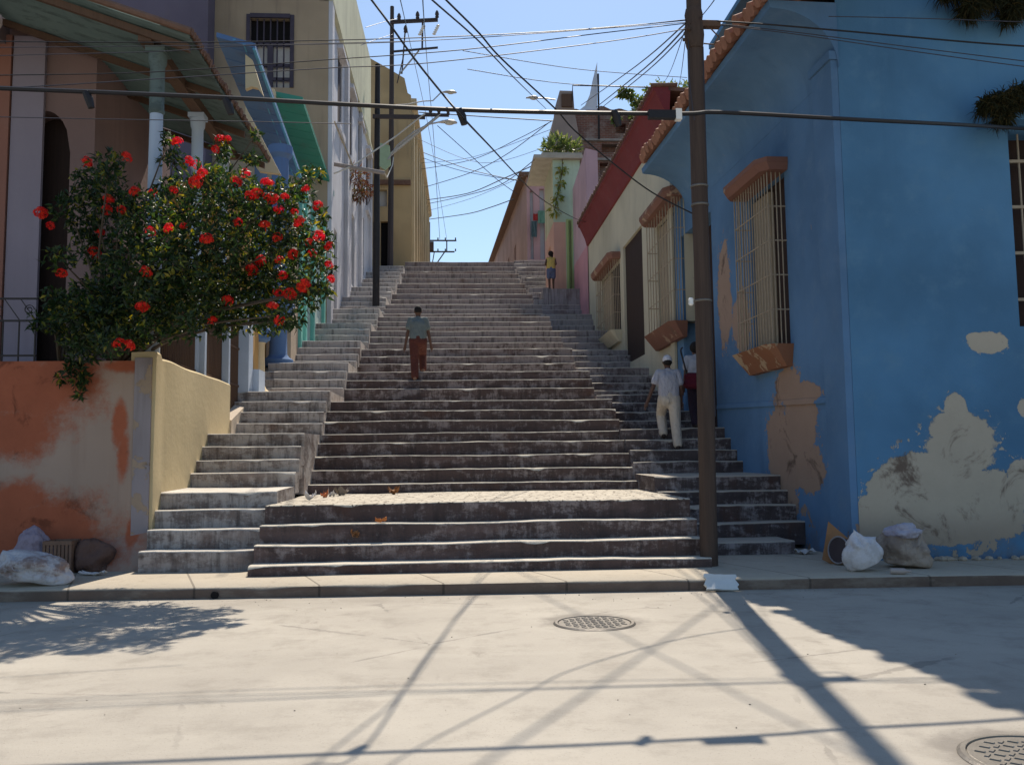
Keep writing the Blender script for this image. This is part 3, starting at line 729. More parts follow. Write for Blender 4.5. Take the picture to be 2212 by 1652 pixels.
# ------------------------------------------------------------------ RIGHT: blue corner house
A0 = (5.25, 11.35); B0 = (4.95, 19.25)
fb = Frame(A0, B0, 1)                    # street side wall, u away from the corner
ff0 = Frame(A0, (9.5, 11.1), -1)         # wall facing the road
def onff(x, y): u, z = ff0.at(x, y); return ff0.p(u, 0, z)
def onfb(x, y): u, z = fb.at(x, y); return fb.p(u, 0, z)
k1 = 11.3/F
def bl(f, x, y, rx, ry): return (f(x, y), (rx*k1, rx*k1*1.2+.3, ry*k1))
front_blobs = [bl(onff, 2010, 1060, 120, 95), bl(onff, 2075, 960, 85, 75), bl(onff, 1940, 1090, 75, 85), bl(onff, 2130, 1090, 90, 80), bl(onff, 2060, 1140, 150, 38), bl(onff, 2065, 880, 26, 35),
               bl(onff, 2135, 740, 44, 24), bl(onff, 2205, 1030, 30, 40), bl(onff, 2215, 880, 16, 20), bl(onff, 1880, 1120, 30, 60), bl(onff, 2110, 730, 22, 12)]
def blue_mat(name, blobs, paint, under, wob):
    g = G(name)
    big = g.noise(.45, 4); pc = g.mix(g.ss(big, .3, .7), tuple(x*.8 for x in paint), tuple(min(1, x*1.15) for x in paint))
    cloud = g.noise(2.3, 6, .7); pc = g.mix(g.m('MULTIPLY', g.ss(cloud, .48, .75), .45), pc, (paint[0]*1.5, paint[1]*1.22, paint[2]*1.05))
    st = g.noise(1.0, 5, .62, stretch=(2.5, 2.5, .16)); pc = g.mix(g.m('MULTIPLY', g.ss(st, .55, .8), .4), pc, tuple(x*.55 for x in paint))
    z = g.xyz(g.P())[2]
    splash = g.m('MULTIPLY', g.ss(z, .75, .15), g.ss(g.noise(2.5, 5, .7), .35, .6)); pc = g.mix(g.m('MULTIPLY', splash, .55), pc, (.13, .12, .12))
    uc = g.mix(g.noise(1.8, 5, .7), tuple(x*.8 for x in under), tuple(min(1, x*1.1) for x in under))
    hole = g.ss(g.noise(1.35, 7, .72, dist=.8), .535, .66); uc = g.mix(g.m('MULTIPLY', hole, .85), uc, (.10, .065, .05))
    uc = g.mix(g.m('MULTIPLY', g.ss(z, .9, .35), .45), uc, (.20, .14, .105))
    k = g.blobs(blobs, wob, 1.9, .03, 7)
    chips = g.ss(g.m('ADD', g.noise(2.4, 7, .7, dist=.4), g.m('MULTIPLY', g.ss(z, 1.4, .2), .14)), .70, .715); k = g.m('MAXIMUM', k, chips)
    halo = g.m('MULTIPLY', g.blobs(blobs, wob*.6, 1.9, .55, 4), g.ss(g.noise(9, 6, .72, dist=.5), .57, .60)); k = g.m('MAXIMUM', k, g.ss(halo, .12, .2))
    rim = g.m('MULTIPLY', g.m('SUBTRACT', 1, k), g.blobs(blobs, wob, 1.9, .16, 7))
    pc = g.mix(g.m('MULTIPLY', rim, .5), pc, tuple(x*.7+.1 for x in paint))
    g.col(g.mix(k, pc, uc)); g.rough(.88)
    g.bump(g.m('ADD', g.m('MULTIPLY', g.noise(22, 5, .65), .4), g.m('SUBTRACT', g.noise(1.6, 4), g.m('MULTIPLY', k, .9))), .5, .025); return g.mat
M['blue'] = blue_mat('sky_blue_front_wall', front_blobs, (.080, .200, .350), (.46, .405, .325), .55)
side_blobs = [bl(onfb, 1700, 830, 22, 50), bl(onfb, 1728, 920, 40, 95), bl(onfb, 1712, 1000, 26, 70), bl(onfb, 1680, 960, 16, 130), bl(onfb, 1755, 1010, 20, 60), bl(onfb, 1600, 700, 20, 90), bl(onfb, 1565, 640, 10, 160), bl(onfb, 1740, 850, 26, 30), bl(onfb, 1700, 1090, 22, 60)]
M['blueside'] = blue_mat('periwinkle_side_wall', side_blobs, (.100, .200, .350), (.36, .25, .19), .75)

hb_ = thing('house', 'blue corner house with peeling plaster, tiled eave and tall barred window', 'house', (5.25, 11.35, .126))
# windows and door found from the picture
wu0, wzt = fb.at(1656, 372, .28); wu1, _ = fb.at(1590, 560, .28); _, wzb = fb.at(1656, 748, .28)
du0 = fb.at(1543, 700)[0]; du1 = fb.at(1476, 700)[0]; dzt = fb.at(1520, 470)[1]
du1 = min(du1, fb.L-.35)
mb = MB(); facade(mb, fb, 0, fb.L, -.2, 7.3, [(wu0, wu1, wzb, wzt), (du0, du1, 1.2, dzt)], .32); part(hb_, 'side_wall', mb, M['blueside'])
mb = MB(); pr = [(.0, 6.75), (.004, 6.75)]+[(.004+.90*(1-math.cos(R(t))), 6.75+.80*math.sin(R(t))) for t in range(6, 91, 7)]+[(.94, 7.56), (.96, 7.66), (0, 7.66)]
mb.prism([fb.p(-.03, n_, z) for n_, z in pr], [fb.p(fb.L-.95, n_*1.0, z) for n_, z in pr]); mb.obox(fb, fb.L-.95, fb.L, -.25, -.002, 7.302, 7.62); part(hb_, 'eave_cove', mb, M['blueside'], smooth=True)
mb = MB(); mb.obox(fb, .004, .60, .003, .10, .1, 6.86); mb.obox(fb, -.02, .64, .003, .13, 6.862, 6.98); part(hb_, 'pilaster', mb, M['blueside'])
mb = MB(); mb.prism([fb.p(.62, .003, 2.22), fb.p(.62, .03, 2.22), fb.p(.62, .02, 2.30), fb.p(.62, .003, 2.31)], [fb.p(du0-.05, .003, 2.42), fb.p(du0-.05, .03, 2.42), fb.p(du0-.05, .02, 2.50), fb.p(du0-.05, .003, 2.51)]); part(hb_, 'dado_ledge', mb, M['blueside'])
# tiles of the eave: two courses of barrel tiles
mb = MB(); rng = random.Random(11); ln = fb.L+.15; nn = int(ln/.205)
for k in range(nn):
    u = -1.1+k*.205
    for c in range(3):
        o = rng.uniform(-.05, .05); n0 = 1.1-c*.42+o; dz = .02+c*.16+rng.uniform(-.012, .012); du = .1*(c % 2)+rng.uniform(-.02, .02)
        if rng.random() < .05 and c == 0: continue
        mb.tube([fb.p(u+du, n0, 7.70+dz), fb.p(u+du, n0-.52, 7.70+dz+.24)], [.105, .085], 8)
mb.prism([fb.p(.3, .85, 7.665), fb.p(.3, -4.5, 9.7), fb.p(.3, -4.5, 9.85), fb.p(.3, .85, 7.78)], [fb.p(fb.L-.95, .85, 7.665), fb.p(fb.L-.95, -4.5, 9.7), fb.p(fb.L-.95, -4.5, 9.85), fb.p(fb.L-.95, .85, 7.78)])
mb.prism([fb.p(-1.1, .95, 7.67), fb.p(-1.1, .3, 7.9), fb.p(-1.1, .3, 7.96), fb.p(-1.1, .95, 7.74)], [fb.p(.29, .95, 7.67), fb.p(.29, .3, 7.9), fb.p(.29, .3, 7.96), fb.p(.29, .95, 7.74)])
part(hb_, 'roof_tiles', mb, M['tile'], smooth=True)
# wall facing the road with a barred window at its right
gu0, gzt = ff0.at(2176, 284); _, gzb = ff0.at(2206, 705); gu1 = gu0+1.5
mb = MB(); facade(mb, ff0, 0, 6.5, -.2, 9.3, [(gu0, gu1, gzb, gzt)], .35); part(hb_, 'front_wall', mb, M['blue'])
mb = MB(); mb.prism([ff0.p(-.3, -.4, 9.3), ff0.p(6.5, -.4, 9.3), ff0.p(6.5, -6, 9.9), ff0.p(-.3, -6, 9.9)], [ff0.p(-.3, -.4, 9.4), ff0.p(6.5, -.4, 9.4), ff0.p(6.5, -6, 10), ff0.p(-.3, -6, 10)])
mb.obox(ff0, -.05, 6.5, -.01, .14, 8.85, 8.97); mb.obox(ff0, -.05, 6.5, -.01, .2, 8.97, 9.12); part(hb_, 'cornice', mb, M['blue'])
mb = MB(); mb.obox(ff0, gu0-.42, gu1+.4, .002, .34, gzt+.03, gzt+.34); part(hb_, 'lintel', mb, M['blue'])

def cage(par, fr, u0, u1, z0, z1, prot, mat_l, mat_s, nb=12, hor=4, fill='dark', name='window', wid=.16):
    """projecting wooden grille with hood and sill"""
    mb = MB(); mb.obox(fr, u0+.002, u1-.002, -.3, -.10, z0+.002, z1-.002); win = part(par, name, mb, M['doorwood'])
    mb = MB(); mb.obox(fr, (u0+u1)/2-.05, u1-.06, -.098, -.03, z0+.1, z1-.1); part(win, 'shutter', mb, M['brownwood'] if fill == 'brown' else M['shutter'])
    mb = MB(); r = .010
    for k in range(nb+1):
        u = u0+(u1-u0)*k/nb; mb.tube([fr.p(u, prot, z0), fr.p(u, prot, z1)], r, 6)
    for k in range(1, 4):
        n_ = prot*k/4
        for u in (u0, u1): mb.tube([fr.p(u, n_, z0), fr.p(u, n_, z1)], r, 6)
    for k in range(1, hor+1):
        z = z0+(z1-z0)*k/(hor+1)
        mb.tube([fr.p(u0, 0, z), fr.p(u0, prot, z), fr.p(u1, prot, z), fr.p(u1, 0, z)], .011, 6)
    part(win, 'grille', mb, M['grille'])
    def slab(n0, du, zb_, dz, taper):
        a = [fr.p(u0-du, .002, zb_), fr.p(u0-du, n0*.72, zb_), fr.p(u0+.02, n0, zb_), fr.p(u1-.02, n0, zb_), fr.p(u1+du, n0*.72, zb_), fr.p(u1+du, .002, zb_)]
        t = taper
        b = [fr.p(u0-du*t, .002, zb_+dz), fr.p(u0-du*t, n0*.72*t, zb_+dz), fr.p(u0+.02, n0*t, zb_+dz), fr.p(u1-.02, n0*t, zb_+dz), fr.p(u1+du*t, n0*.72*t, zb_+dz), fr.p(u1+du*t, .002, zb_+dz)]
        return a, b
    m1 = MB(); m1.prism(*slab(prot+.12, .14, z1+.003, .11, 1.18)); m1.prism(*slab((prot+.12)*1.18, .165, z1+.115, .08, 1.0)); part(win, 'lintel', m1, mat_l)
    m2 = MB(); a, b = slab(prot+.14, .12, z0-.003, -.34, .30); m2.prism(a, b); part(win, 'sill', m2, mat_s)
    return win
M['terracotta'] = plaster('terracotta_paint', (.20, .098, .075), (.36, .25, .18), .40, 2.6, grime_amt=.6)
M['orangesill'] = plaster('orange_paint_sill', (.27, .12, .068), (.42, .31, .21), .46, 3, grime_amt=.5)
cage(hb_, fb, wu0, wu1, wzb, wzt, .28, M['terracotta'], M['orangesill'], 13, 4, 'shutter')
mb = MB(); mb.obox(fb, du0-.05, du1+.05, -.45, -.33, 1.1, dzt+.05); dd = part(hb_, 'door', mb, M['doorwood'])
mb = MB()
for k in range(2):
    for j in range(4): mb.obox(fb, du0+.12+k*(du1-du0)/2, du0+(k+1)*(du1-du0)/2-.12, -.328, -.29, 1.6+j*1.05, 2.45+j*1.05)
part(dd, 'door_panels', mb, M['doorwood'])
mb = MB(); mb.obox(ff0, gu0-.02, gu1+.02, -.46, -.36, gzb-.05, gzt+.05); wn = part(hb_, 'window', mb, M['doorwood'])
mb = MB()
for k in range(9): u = gu0+.2+k*.17; mb.tube([ff0.p(u, -.12, gzb), ff0.p(u, -.12, gzt)], .014, 6)
for k in range(4): z = gzb+(gzt-gzb)*(k+.6)/4.2; mb.obox(ff0, gu0, gu1, -.14, -.1, z-.02, z+.02)
part(wn, 'grille', mb, M['grille'])

# ------------------------------------------------------------------ RIGHT: cream house with red eave
M['ivory'] = plaster('ivory_house_wall', (.50, .455, .35), (.45, .37, .3), .27, .9, grime_amt=.3)
hw = thing('house', 'ivory house with a dark red eave and orange window hoods', 'house', (4.95, 19.3, 3.5))
fw = Frame((4.95, 19.28), (4.88, 31.3), 1)
def fwu(x, y, n=0): return fw.at(x, y, n)
a0, azt = fwu(1450, 425, .25); a1, _ = fwu(1397, 500, .25); _, azb = fwu(1450, 698, .25)
d0u, dzt2 = fwu(1386, 485); d1u, _ = fwu(1347, 600); _, dzb = fwu(1370, 778)
c0, czt = fwu(1324, 560, .2); c1, _ = fwu(1288, 640, .2); _, czb = fwu(1324, 715, .2)
mb = MB(); facade(mb, fw, 0, fw.L, 1.5, 9.35, [(a0, a1, azb, azt), (d0u, d1u, dzb, dzt2), (c0, c1, czb, czt)], .34); part(hw, 'wall', mb, M['ivory'])
mb = MB(); mb.obox(fw, .0, .32, .004, .06, 1.6, 8.2); part(hw, 'pilaster', mb, M['ivory'])
cage(hw, fw, a0, a1, azb, azt, .25, M['terracotta'], M['terracotta'], 9, 3, 'shutter')
cage(hw, fw, c0, c1, czb, czt, .2, M['terracotta'], M['ivory'], 8, 3, 'shutter')
mb = MB(); mb.obox(fw, d0u+.002, d1u-.002, -.2, -.07, dzb+.002, dzt2-.002); part(hw, 'door', mb, M['doorwood'])
mb = MB(); pr = [(.0, 9.2), (.06, 9.22), (.12, 9.45), (.30, 9.86), (.36, 9.9), (.36, 10.0), (-.05, 10.02)]
mb.prism([fw.p(.1, n_, z) for n_, z in pr], [fw.p(fw.L, n_, z) for n_, z in pr]); part(hw, 'eave', mb, M['redpaint'])
mb = MB(); rng = random.Random(21)
for k in range(60):
    u = .1+k*.2; o = rng.uniform(-.02, .02)
    mb.tube([fw.p(u, .42+o, 10.01), fw.p(u, -.2, 10.03)], [.05, .05], 7)
mb.prism([fw.p(.1, .0, 9.9), fw.p(.1, -5, 9.6), fw.p(.1, -5, 9.7), fw.p(.1, .0, 9.99)], [fw.p(fw.L, .0, 9.9), fw.p(fw.L, -5, 9.6), fw.p(fw.L, -5, 9.7), fw.p(fw.L, .0, 9.99)])
part(hw, 'roof_tiles', mb, M['tiledark'], smooth=True)
# blue-grey end wall of the blue house above the cream house is part of the blue house
mb = MB(); mb.prism([fb.p(fb.L-.1, -.03, 7.5), fb.p(fb.L-.1, -4.5, 9.5), fb.p(fb.L-.1, -4.5, 6.0), fb.p(fb.L-.1, -.03, 6.0)], [fb.p(fb.L-.02, -.03, 7.5), fb.p(fb.L-.02, -4.5, 9.5), fb.p(fb.L-.02, -4.5, 6), fb.p(fb.L-.02, -.03, 6)]); part(hb_, 'end_gable', mb, M['blueside'])
mb = MB(); mb.hexa([fb.p(0.3, -.6, 0), fb.p(0.3, -6, 0), fb.p(fb.L, -6, 0), fb.p(fb.L, -.6, 0)], [fb.p(0.3, -.6, 8), fb.p(0.3, -6, 9.4), fb.p(fb.L, -6, 9.4), fb.p(fb.L, -.6, 8)]); part(hb_, 'inner_wall', mb, M['blueside'])
mb = MB(); mb.hexa([fw.p(0.1, -.6, 2), fw.p(0.1, -6, 2), fw.p(fw.L, -6, 2), fw.p(fw.L, -.6, 2)], [fw.p(0.1, -.6, 9.5), fw.p(0.1, -6, 9.4), fw.p(fw.L, -6, 9.4), fw.p(fw.L, -.6, 9.5)]); part(hw, 'inner_wall', mb, M['dark'])

# ------------------------------------------------------------------ RIGHT: ruined brick wall above the cream house
def brick_mat():
    g = G('old_brick'); b = g.n('ShaderNodeTexBrick'); v = g.n('ShaderNodeCombineXYZ'); x, y, z = g.xyz(g.P())
    g.nt.links.new(g.m('ADD', x, y), v.inputs[0]); g.nt.links.new(z, v.inputs[1]); g.nt.links.new(v.outputs[0], b.inputs['Vector'])
    b.inputs['Scale'].default_value = 1; b.inputs['Brick Width'].default_value = .26; b.inputs['Row Height'].default_value = .085; b.inputs['Mortar Size'].default_value = .012
    b.inputs['Color1'].default_value = (.24, .10, .075, 1); b.inputs['Color2'].default_value = (.17, .08, .065, 1); b.inputs['Mortar'].default_value = (.24, .19, .16, 1)
    col = g.mix(g.ss(g.noise(1.1, 6, .7), .46, .62), b.outputs['Color'], (.30, .235, .21)); col = g.mix(g.m('MULTIPLY', g.ss(g.noise(.8, 5, .7), .5, .7), .6), col, (.09, .06, .06))
    g.col(col); g.rough(.92); g.bump(g.m('ADD', b.outputs['Fac'], g.noise(6, 5)), .5, .03); return g.mat
M['brick'] = brick_mat()
YB_ = 39.3
fk = Frame((px(1232, 300, Y=YB_).x, YB_), (12.2, YB_), -1)
tp = [(fk.at(x, y)[0], fk.at(x, y)[1]) for x, y in ((1232, 240), (1300, 232), (1350, 238), (1395, 246), (1405, 212), (1436, 195), (1500, 190), (1530, 250))]
def topk(u):
    for (a, za), (b, zb) in zip(tp[:-1], tp[1:]):
        if u <= b: return za+(zb-za)*max(0, u-a)/max(.01, b-a)+noise.noise((u*2.3, 0, 0))*.18
    return tp[-1][1]+noise.noise((u*2.3, 0, 0))*.2
hr = thing('wall', 'ruined brick wall with dark recesses rising behind the red eave', 'ruined wall', (7.5, YB_, 9.5))
hol = []
for x0, x1, y0, y1 in ((1300, 1372, 312, 330), (1296, 1340, 352, 375), (1330, 1352, 268, 288)):
    p0 = fk.at(x0, y1); p1 = fk.at(x1, y0); hol.append((p0[0], p1[0], p0[1], p1[1]))
mb = MB(); facade(mb, fk, 0, fk.L-.4, 8, 12, hol, .45, top=topk); mb.box(fk.o.x+.3, 11.6, YB_+.46, YB_+.7, 8, tp[0][1]-.2); part(hr, 'brickwork', mb, M['brick'])
mb = MB(); mb.obox(fk, .5, 5, .003, .12, fk.at(1320, 306)[1], fk.at(1320, 301)[1]); mb.obox(fk, .5, 4.5, .003, .12, fk.at(1320, 348)[1], fk.at(1320, 343)[1]); part(hr, 'ledge', mb, plain('grey_ledge', (.30, .27, .25), .9, .3, 4))

# ------------------------------------------------------------------ RIGHT: pink house, green house, chimney, far pink house
M['pink'] = plaster('pink_house_wall', (.53, .27, .31), (.5, .42, .4), .3, 1.2)
M['lilac'] = plaster('lilac_pink_upper_wall', (.50, .35, .40), (.28, .2, .2), .27, 1.0)
hp = thing('house', 'narrow pink house between the ivory house and the pale green house', 'house', (4.88, 31.4, 6.7))
fp = Frame((4.86, 31.35), (4.86, 35.0), 1)
ztop = fp.at(1285, 272)[1]; z2 = fp.at(1256, 365)[1]
mb = MB(); facade(mb, fp, 0, 3.65, 4, 9.3, [], .3); mb.box(4.9, 8, 31.37, 34.98, 4, 9.25); part(hp, 'wall', mb, M['pink'])
mb = MB(); facade(mb, fp, 0, 3.65, 9.3, ztop, [], .3, top=lambda u: ztop+(z2-ztop)*u/3.65); mb.prism([(4.862, 31.36, 9.3), (5.3, 31.36, 9.3), (5.3, 31.36, ztop-.1), (4.862, 31.36, ztop)], [(4.862, 31.7, 9.3), (5.3, 31.7, 9.3), (5.3, 31.7, ztop-.1), (4.862, 31.7, ztop)]); part(hp, 'upper_wall', mb, M['lilac'])
M['mint'] = plaster('mint_green_wall', (.40, .50, .40), (.42, .38, .22), .3, 1.0, grime=(.16, .17, .05), grime_amt=.5)
M['mossy'] = plaster('mossy_yellow_wall', (.46, .45, .31), (.34, .34, .12), .34, 1.4, grime=(.12, .12, .05), grime_amt=.55)
hg = thing('house', 'pale green house with a plant covered roof slab and a peach lower wall', 'house', (4.3, 35, 7.9))
YG = 35.2; xg0 = px(1196, 500, Y=YG).x; zgt = px(1215, 346, Y=YG).z; zgm = px(1215, 480, Y=YG).z
fg = Frame((xg0, YG), (5.2, YG), -1); fgs = Frame((xg0, YG), (xg0, 38.5), 1)
gh = [(fg.at(1232, 560)[0], fg.at(1250, 560)[0]-.1, fg.at(1240, 630)[1], fg.at(1240, 500)[1])]
xm = px(1222, 500, Y=YG).x-xg0
mb = MB(); facade(mb, fg, 0, fg.L, zgm, zgt, [], .2); facade(mb, fg, xm, fg.L, 5, zgm, [], .3); part(hg, 'end_wall', mb, M['mint'])
mb = MB(); facade(mb, fg, 0, xm, 5, zgm, [], .3); facade(mb, fgs, 0, 3.3, 5, zgm, [(1.2, 2.1, 8.4, 10.5)], .3); part(hg, 'lower_wall', mb, plaster('peach_lower_wall', (.55, .33, .27), (.45, .4, .3), .3, 1.3))
mb = MB(); facade(mb, fgs, 0, 3.3, zgm, zgt, [], .3); mb.box(xg0+.32, 5.2, YG+.35, 38.5, 5, zgt-.05); part(hg, 'street_wall', mb, M['mossy'])
mb = MB(); mb.box(px(1152, 345, Y=YG).x, 5.3, YG-.25, 38.7, zgt+.003, zgt+.14); mb.box(px(1170, 345, Y=YG).x, 5.3, YG-.05, 38.6, zgt+.143, zgt+.3); part(hg, 'roof_slab', mb, plain('concrete_slab_edge', (.42, .38, .32), .9, .35, 3))
mb = MB(); mb.obox(fg, xm+.02, xm+.28, .003, .12, 6, zgm+.1); part(hg, 'pilaster', mb, plaster('lime_green_strip', (.36, .45, .20), (.4, .42, .34), .3, 2))
mb = MB(); mb.tube([fg.p(xm+.14, .2, 7), fg.p(xm+.14, .2, zgm)], .05, 6); part(hg, 'drainpipe', mb, plain('mossy_pipe', (.13, .17, .07), .8, .4, 5))
stp = MB(); q = px(1190, 628, Y=34.0)
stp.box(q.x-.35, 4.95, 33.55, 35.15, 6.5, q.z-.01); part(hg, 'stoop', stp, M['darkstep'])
# chimney-like stub of a ruined tower
YC = 38.8; fc = Frame((px(1180, 300, Y=YC).x, YC), (px(1252, 300, Y=YC).x, YC), -1)
pts_ = [fc.at(x, y) for x, y in ((1180, 345), (1184, 310), (1190, 285), (1196, 255), (1206, 235), (1209, 196), (1238, 197), (1241, 240), (1252, 300), (1252, 345))]
hc = thing('tower', 'broken masonry tower stub rising behind the pale green house', 'tower', (4.4, YC, 12))
mb = MB(); mb.prism([fc.p(u, 0, z) for u, z in pts_], [fc.p(u, -2.2, z) for u, z in pts_]); part(hc, 'masonry', mb, plaster('grey_brown_masonry', (.30, .24, .215), (.2, .15, .13), .35, .9))
a_, b_ = fc.at(1213, 232), fc.at(1236, 205)
mb = MB(); mb.obox(fc, a_[0], b_[0], .003, .1, a_[1], b_[1]); part(hc, 'dark_panel', mb, M['brownwood'])

hf = thing('house', 'far pink house with white doors near the top of the stairs', 'house', (4.3, 50, 12.0))
YP = 50.0; xp0 = px(1138, 450, Y=YP).x; fpf = Frame((xp0, YP), (8, YP), -1); ztp = px(1138, 383, Y=YP).z
def fpu(x): return fpf.at(x, 470)[0]
zd = lambda y: fpf.at(1160, y)[1]
mb = MB(); facade(mb, fpf, 0, fpf.L, 10, ztp, [(fpu(1145), fpu(1152), zd(560), zd(412)), (fpu(1166), fpu(1176), zd(560), zd(408))], .25)
fps = Frame((xp0, YP), (xp0-.4, 88), 1)
def tps(u): return ztp+u*.085
mb2 = MB(); facade(mb2, fps, 0, 38, 10, ztp, [(8+6*k, 9.4+6*k, 13.6+.6*k, 16+.6*k) for k in range(5)], .3, top=tps)
part(hf, 'end_wall', mb, plaster('far_pink_wall', (.52, .33, .33), (.5, .45, .42), .3, .9)); part(hf, 'street_wall', mb2, plaster('far_dusty_pink_wall', (.42, .30, .28), (.45, .4, .36), .3, .7))
for a_, b_, c_ in ((1145, 1152, 412), (1166, 1176, 408)):
    mb = MB(); mb.obox(fpf, fpu(a_)-.02, fpu(b_)+.02, -.4, -.26, 10.5, zd(c_)); part(hf, 'door', mb, plain('white_door', (.62, .66, .68), .7, .15, 4))
mb = MB()
for k in range(19):
    u = 2*k; mb.hexa([fps.p(u, .45, tps(u)), fps.p(u+2, .45, tps(u+2)), fps.p(u+2, -.1, tps(u+2)), fps.p(u, -.1, tps(u))], [fps.p(u, .45, tps(u)+.18), fps.p(u+2, .45, tps(u+2)+.18), fps.p(u+2, -.1, tps(u+2)+.25), fps.p(u, -.1, tps(u)+.25)])
mb.obox(fpf, -.45, fpf.L, .003, .4, ztp, ztp+.2); mb.hexa([fpf.p(-.05, -.3, 10), fpf.p(-.05+3, -.3, 10), (8, 88, 10), (xp0-.2, 88, 10)], [fpf.p(.3, -.3, ztp), fpf.p(3, -.3, ztp), (8, 88, ztp+3), (xp0, 88, ztp+3.1)])
part(hf, 'roof_edge', mb, M['tiledark'])

# ------------------------------------------------------------------ plants
def leaf_mat(name, cols, trans=.45, rough=.35, spec=.5):
    g = G(name); rnd = g.pos if g.pos else None; g.P()
    f = g.pos.outputs['Random Per Island']
    r = g.n('ShaderNodeValToRGB'); g.put(r.inputs[0], f); cr = r.color_ramp; cr.interpolation = 'LINEAR'
    while len(cr.elements) < len(cols): cr.elements.new(.5)
    for i, (p, c) in enumerate(cols): cr.elements[i].position = p; cr.elements[i].color = c4(c)
    col = r.outputs[0]; g.col(col); g.rough(rough); g.b.inputs['Specular IOR Level'].default_value = spec
    t = g.n('ShaderNodeBsdfTranslucent'); hs = g.n('ShaderNodeHueSaturation'); hs.inputs['Value'].default_value = 1.7; hs.inputs['Saturation'].default_value = 1.15; hs.inputs['Hue'].default_value = .485
    g.put(hs.inputs['Color'], col); g.put(t.inputs[0], hs.outputs[0])
    ms = g.n('ShaderNodeMixShader'); ms.inputs[0].default_value = trans
    g.nt.links.new(g.b.outputs[0], ms.inputs[1]); g.nt.links.new(t.outputs[0], ms.inputs[2]); g.nt.links.new(ms.outputs[0], g.nt.nodes['Material Output'].inputs[0])
    return g.mat
M['leaf'] = leaf_mat('glossy_green_leaf', [(0, (.010, .022, .009)), (.5, (.019, .043, .013)), (.82, (.034, .07, .016)), (.91, (.12, .15, .025)), (1, (.30, .25, .04))], .42, .45)
M['petal'] = leaf_mat('scarlet_petal', [(0, (.55, .02, .012)), (.6, (.72, .035, .015)), (1, (.80, .09, .03))], .3, .6, .2)
M['fern'] = leaf_mat('yellow_green_frond', [(0, (.10, .14, .02)), (.6, (.22, .24, .04)), (1, (.34, .24, .05))], .4)
M['vine'] = leaf_mat('vine_leaf', [(0, (.06, .10, .03)), (.6, (.12, .17, .05)), (1, (.26, .25, .12))], .4)
M['drygrass'] = leaf_mat('dark_dry_grass', [(0, (.018, .020, .010)), (.7, (.035, .036, .016)), (1, (.085, .062, .025))], .15, .8, .1)
M['drybrown'] = leaf_mat('brown_dead_frond', [(0, (.07, .035, .02)), (.7, (.12, .06, .035)), (1, (.10, .11, .03))], .3, .8, .1)
M['bark'] = wood('shrub_stem', (.05, .04, .03), (.13, .10, .075))

def leaf(mb, c, d, up, L, Wd, fold=.25):
    d = d.normalized(); s = d.cross(up)
    s = s.normalized() if s.length > 1e-4 else d.orthogonal().normalized(); n_ = s.cross(d)
    a = c; b = c+d*L*.45+n_*L*.05; e = c+d*L-n_*L*.12
    i = len(mb.v); mb.v += [a, b+s*Wd/2+n_*Wd*fold, e, b-s*Wd/2+n_*Wd*fold, b]
    mb.idx([i, i+4, i+1]); mb.idx([i+4, i+2, i+1]); mb.idx([i, i+3, i+4]); mb.idx([i+4, i+3, i+2])

def rv(rng): return Vector((rng.gauss(0, 1), rng.gauss(0, 1), rng.gauss(0, 1))).normalized()

bush = thing('bush', 'large bush of scarlet flower heads spilling over the terrace wall beside the steps', 'flowering bush', (-4.9, 12.5, 2.85))
k0 = 12.0/F
clumps = [(150, 450, 34), (195, 400, 40), (235, 360, 34), (255, 440, 62), (320, 480, 66), (395, 445, 66), (375, 345, 24), (365, 300, 12), (455, 400, 50), (480, 325, 22), (510, 430, 64), (585, 445, 58), (640, 420, 36), (672, 375, 18),
          (560, 520, 70), (640, 520, 58), (690, 570, 32), (470, 520, 74), (370, 560, 76), (280, 560, 60), (215, 540, 44), (190, 490, 34), (430, 620, 74), (520, 620, 74), (600, 610, 66), (665, 630, 44), (330, 640, 60),
          (240, 620, 46), (185, 640, 36), (270, 690, 52), (205, 710, 44), (400, 690, 44), (545, 685, 38), (610, 680, 30), (165, 740, 24), (480, 690, 40), (700, 520, 22), (690, 470, 16), (130, 700, 26), (90, 690, 22), (555, 290, 8), (545, 345, 14), (705, 625, 14), (300, 640, 60), (230, 680, 50), (150, 660, 34), (280, 720, 36), (340, 700, 40), (240, 740, 30), (190, 760, 22), (120, 640, 22), (460, 660, 50), (590, 690, 30), (130, 560, 26), (640, 690, 18)]
rng = random.Random(42); mb = MB(); CL = []; LEAFP = []
low = [(150, 680, 32), (200, 650, 44), (190, 720, 34), (260, 700, 44), (250, 740, 28), (310, 690, 36), (215, 745, 22)]
hang = [(160, 745, 20), (165, 772, 13), (150, 795, 8), (170, 800, 9), (162, 822, 8), (185, 815, 6), (172, 848, 6), (130, 818, 6)]
for (x, y, r) in clumps+low+hang:
    dep = 11.9 if (x, y, r) in hang else (11.75+rng.uniform(-1.0, .6) if (x, y, r) not in low else 12.5+rng.uniform(-.2, .3)); c = px(x, y, Y=dep); rad = r*dep/F; CL.append((c, rad))
    nl = int(235*(rad/.4)**2)+8
    for k in range(nl):
        v = rv(rng)*(rad*rng.random()**.42); v.y *= 1.15; p = c+v; LEAFP.append(p)
        # leaves come in whorls at the end of little twigs, pointing outwards and drooping
        ax = (v.normalized()+rv(rng)*.7+Vector((0, 0, .15))).normalized()
        for q in range(rng.choice((2, 3, 3, 4, 5))):
            d = (ax*.55+rv(rng)*.8+Vector((0, 0, -.12))).normalized()
            leaf(mb, p+d*.01, d, (ax+rv(rng)*.4), rng.uniform(.055, .135), rng.uniform(.024, .048), rng.uniform(.1, .4))
part(bush, 'foliage', mb, M['leaf'], smooth=False, merge=False)
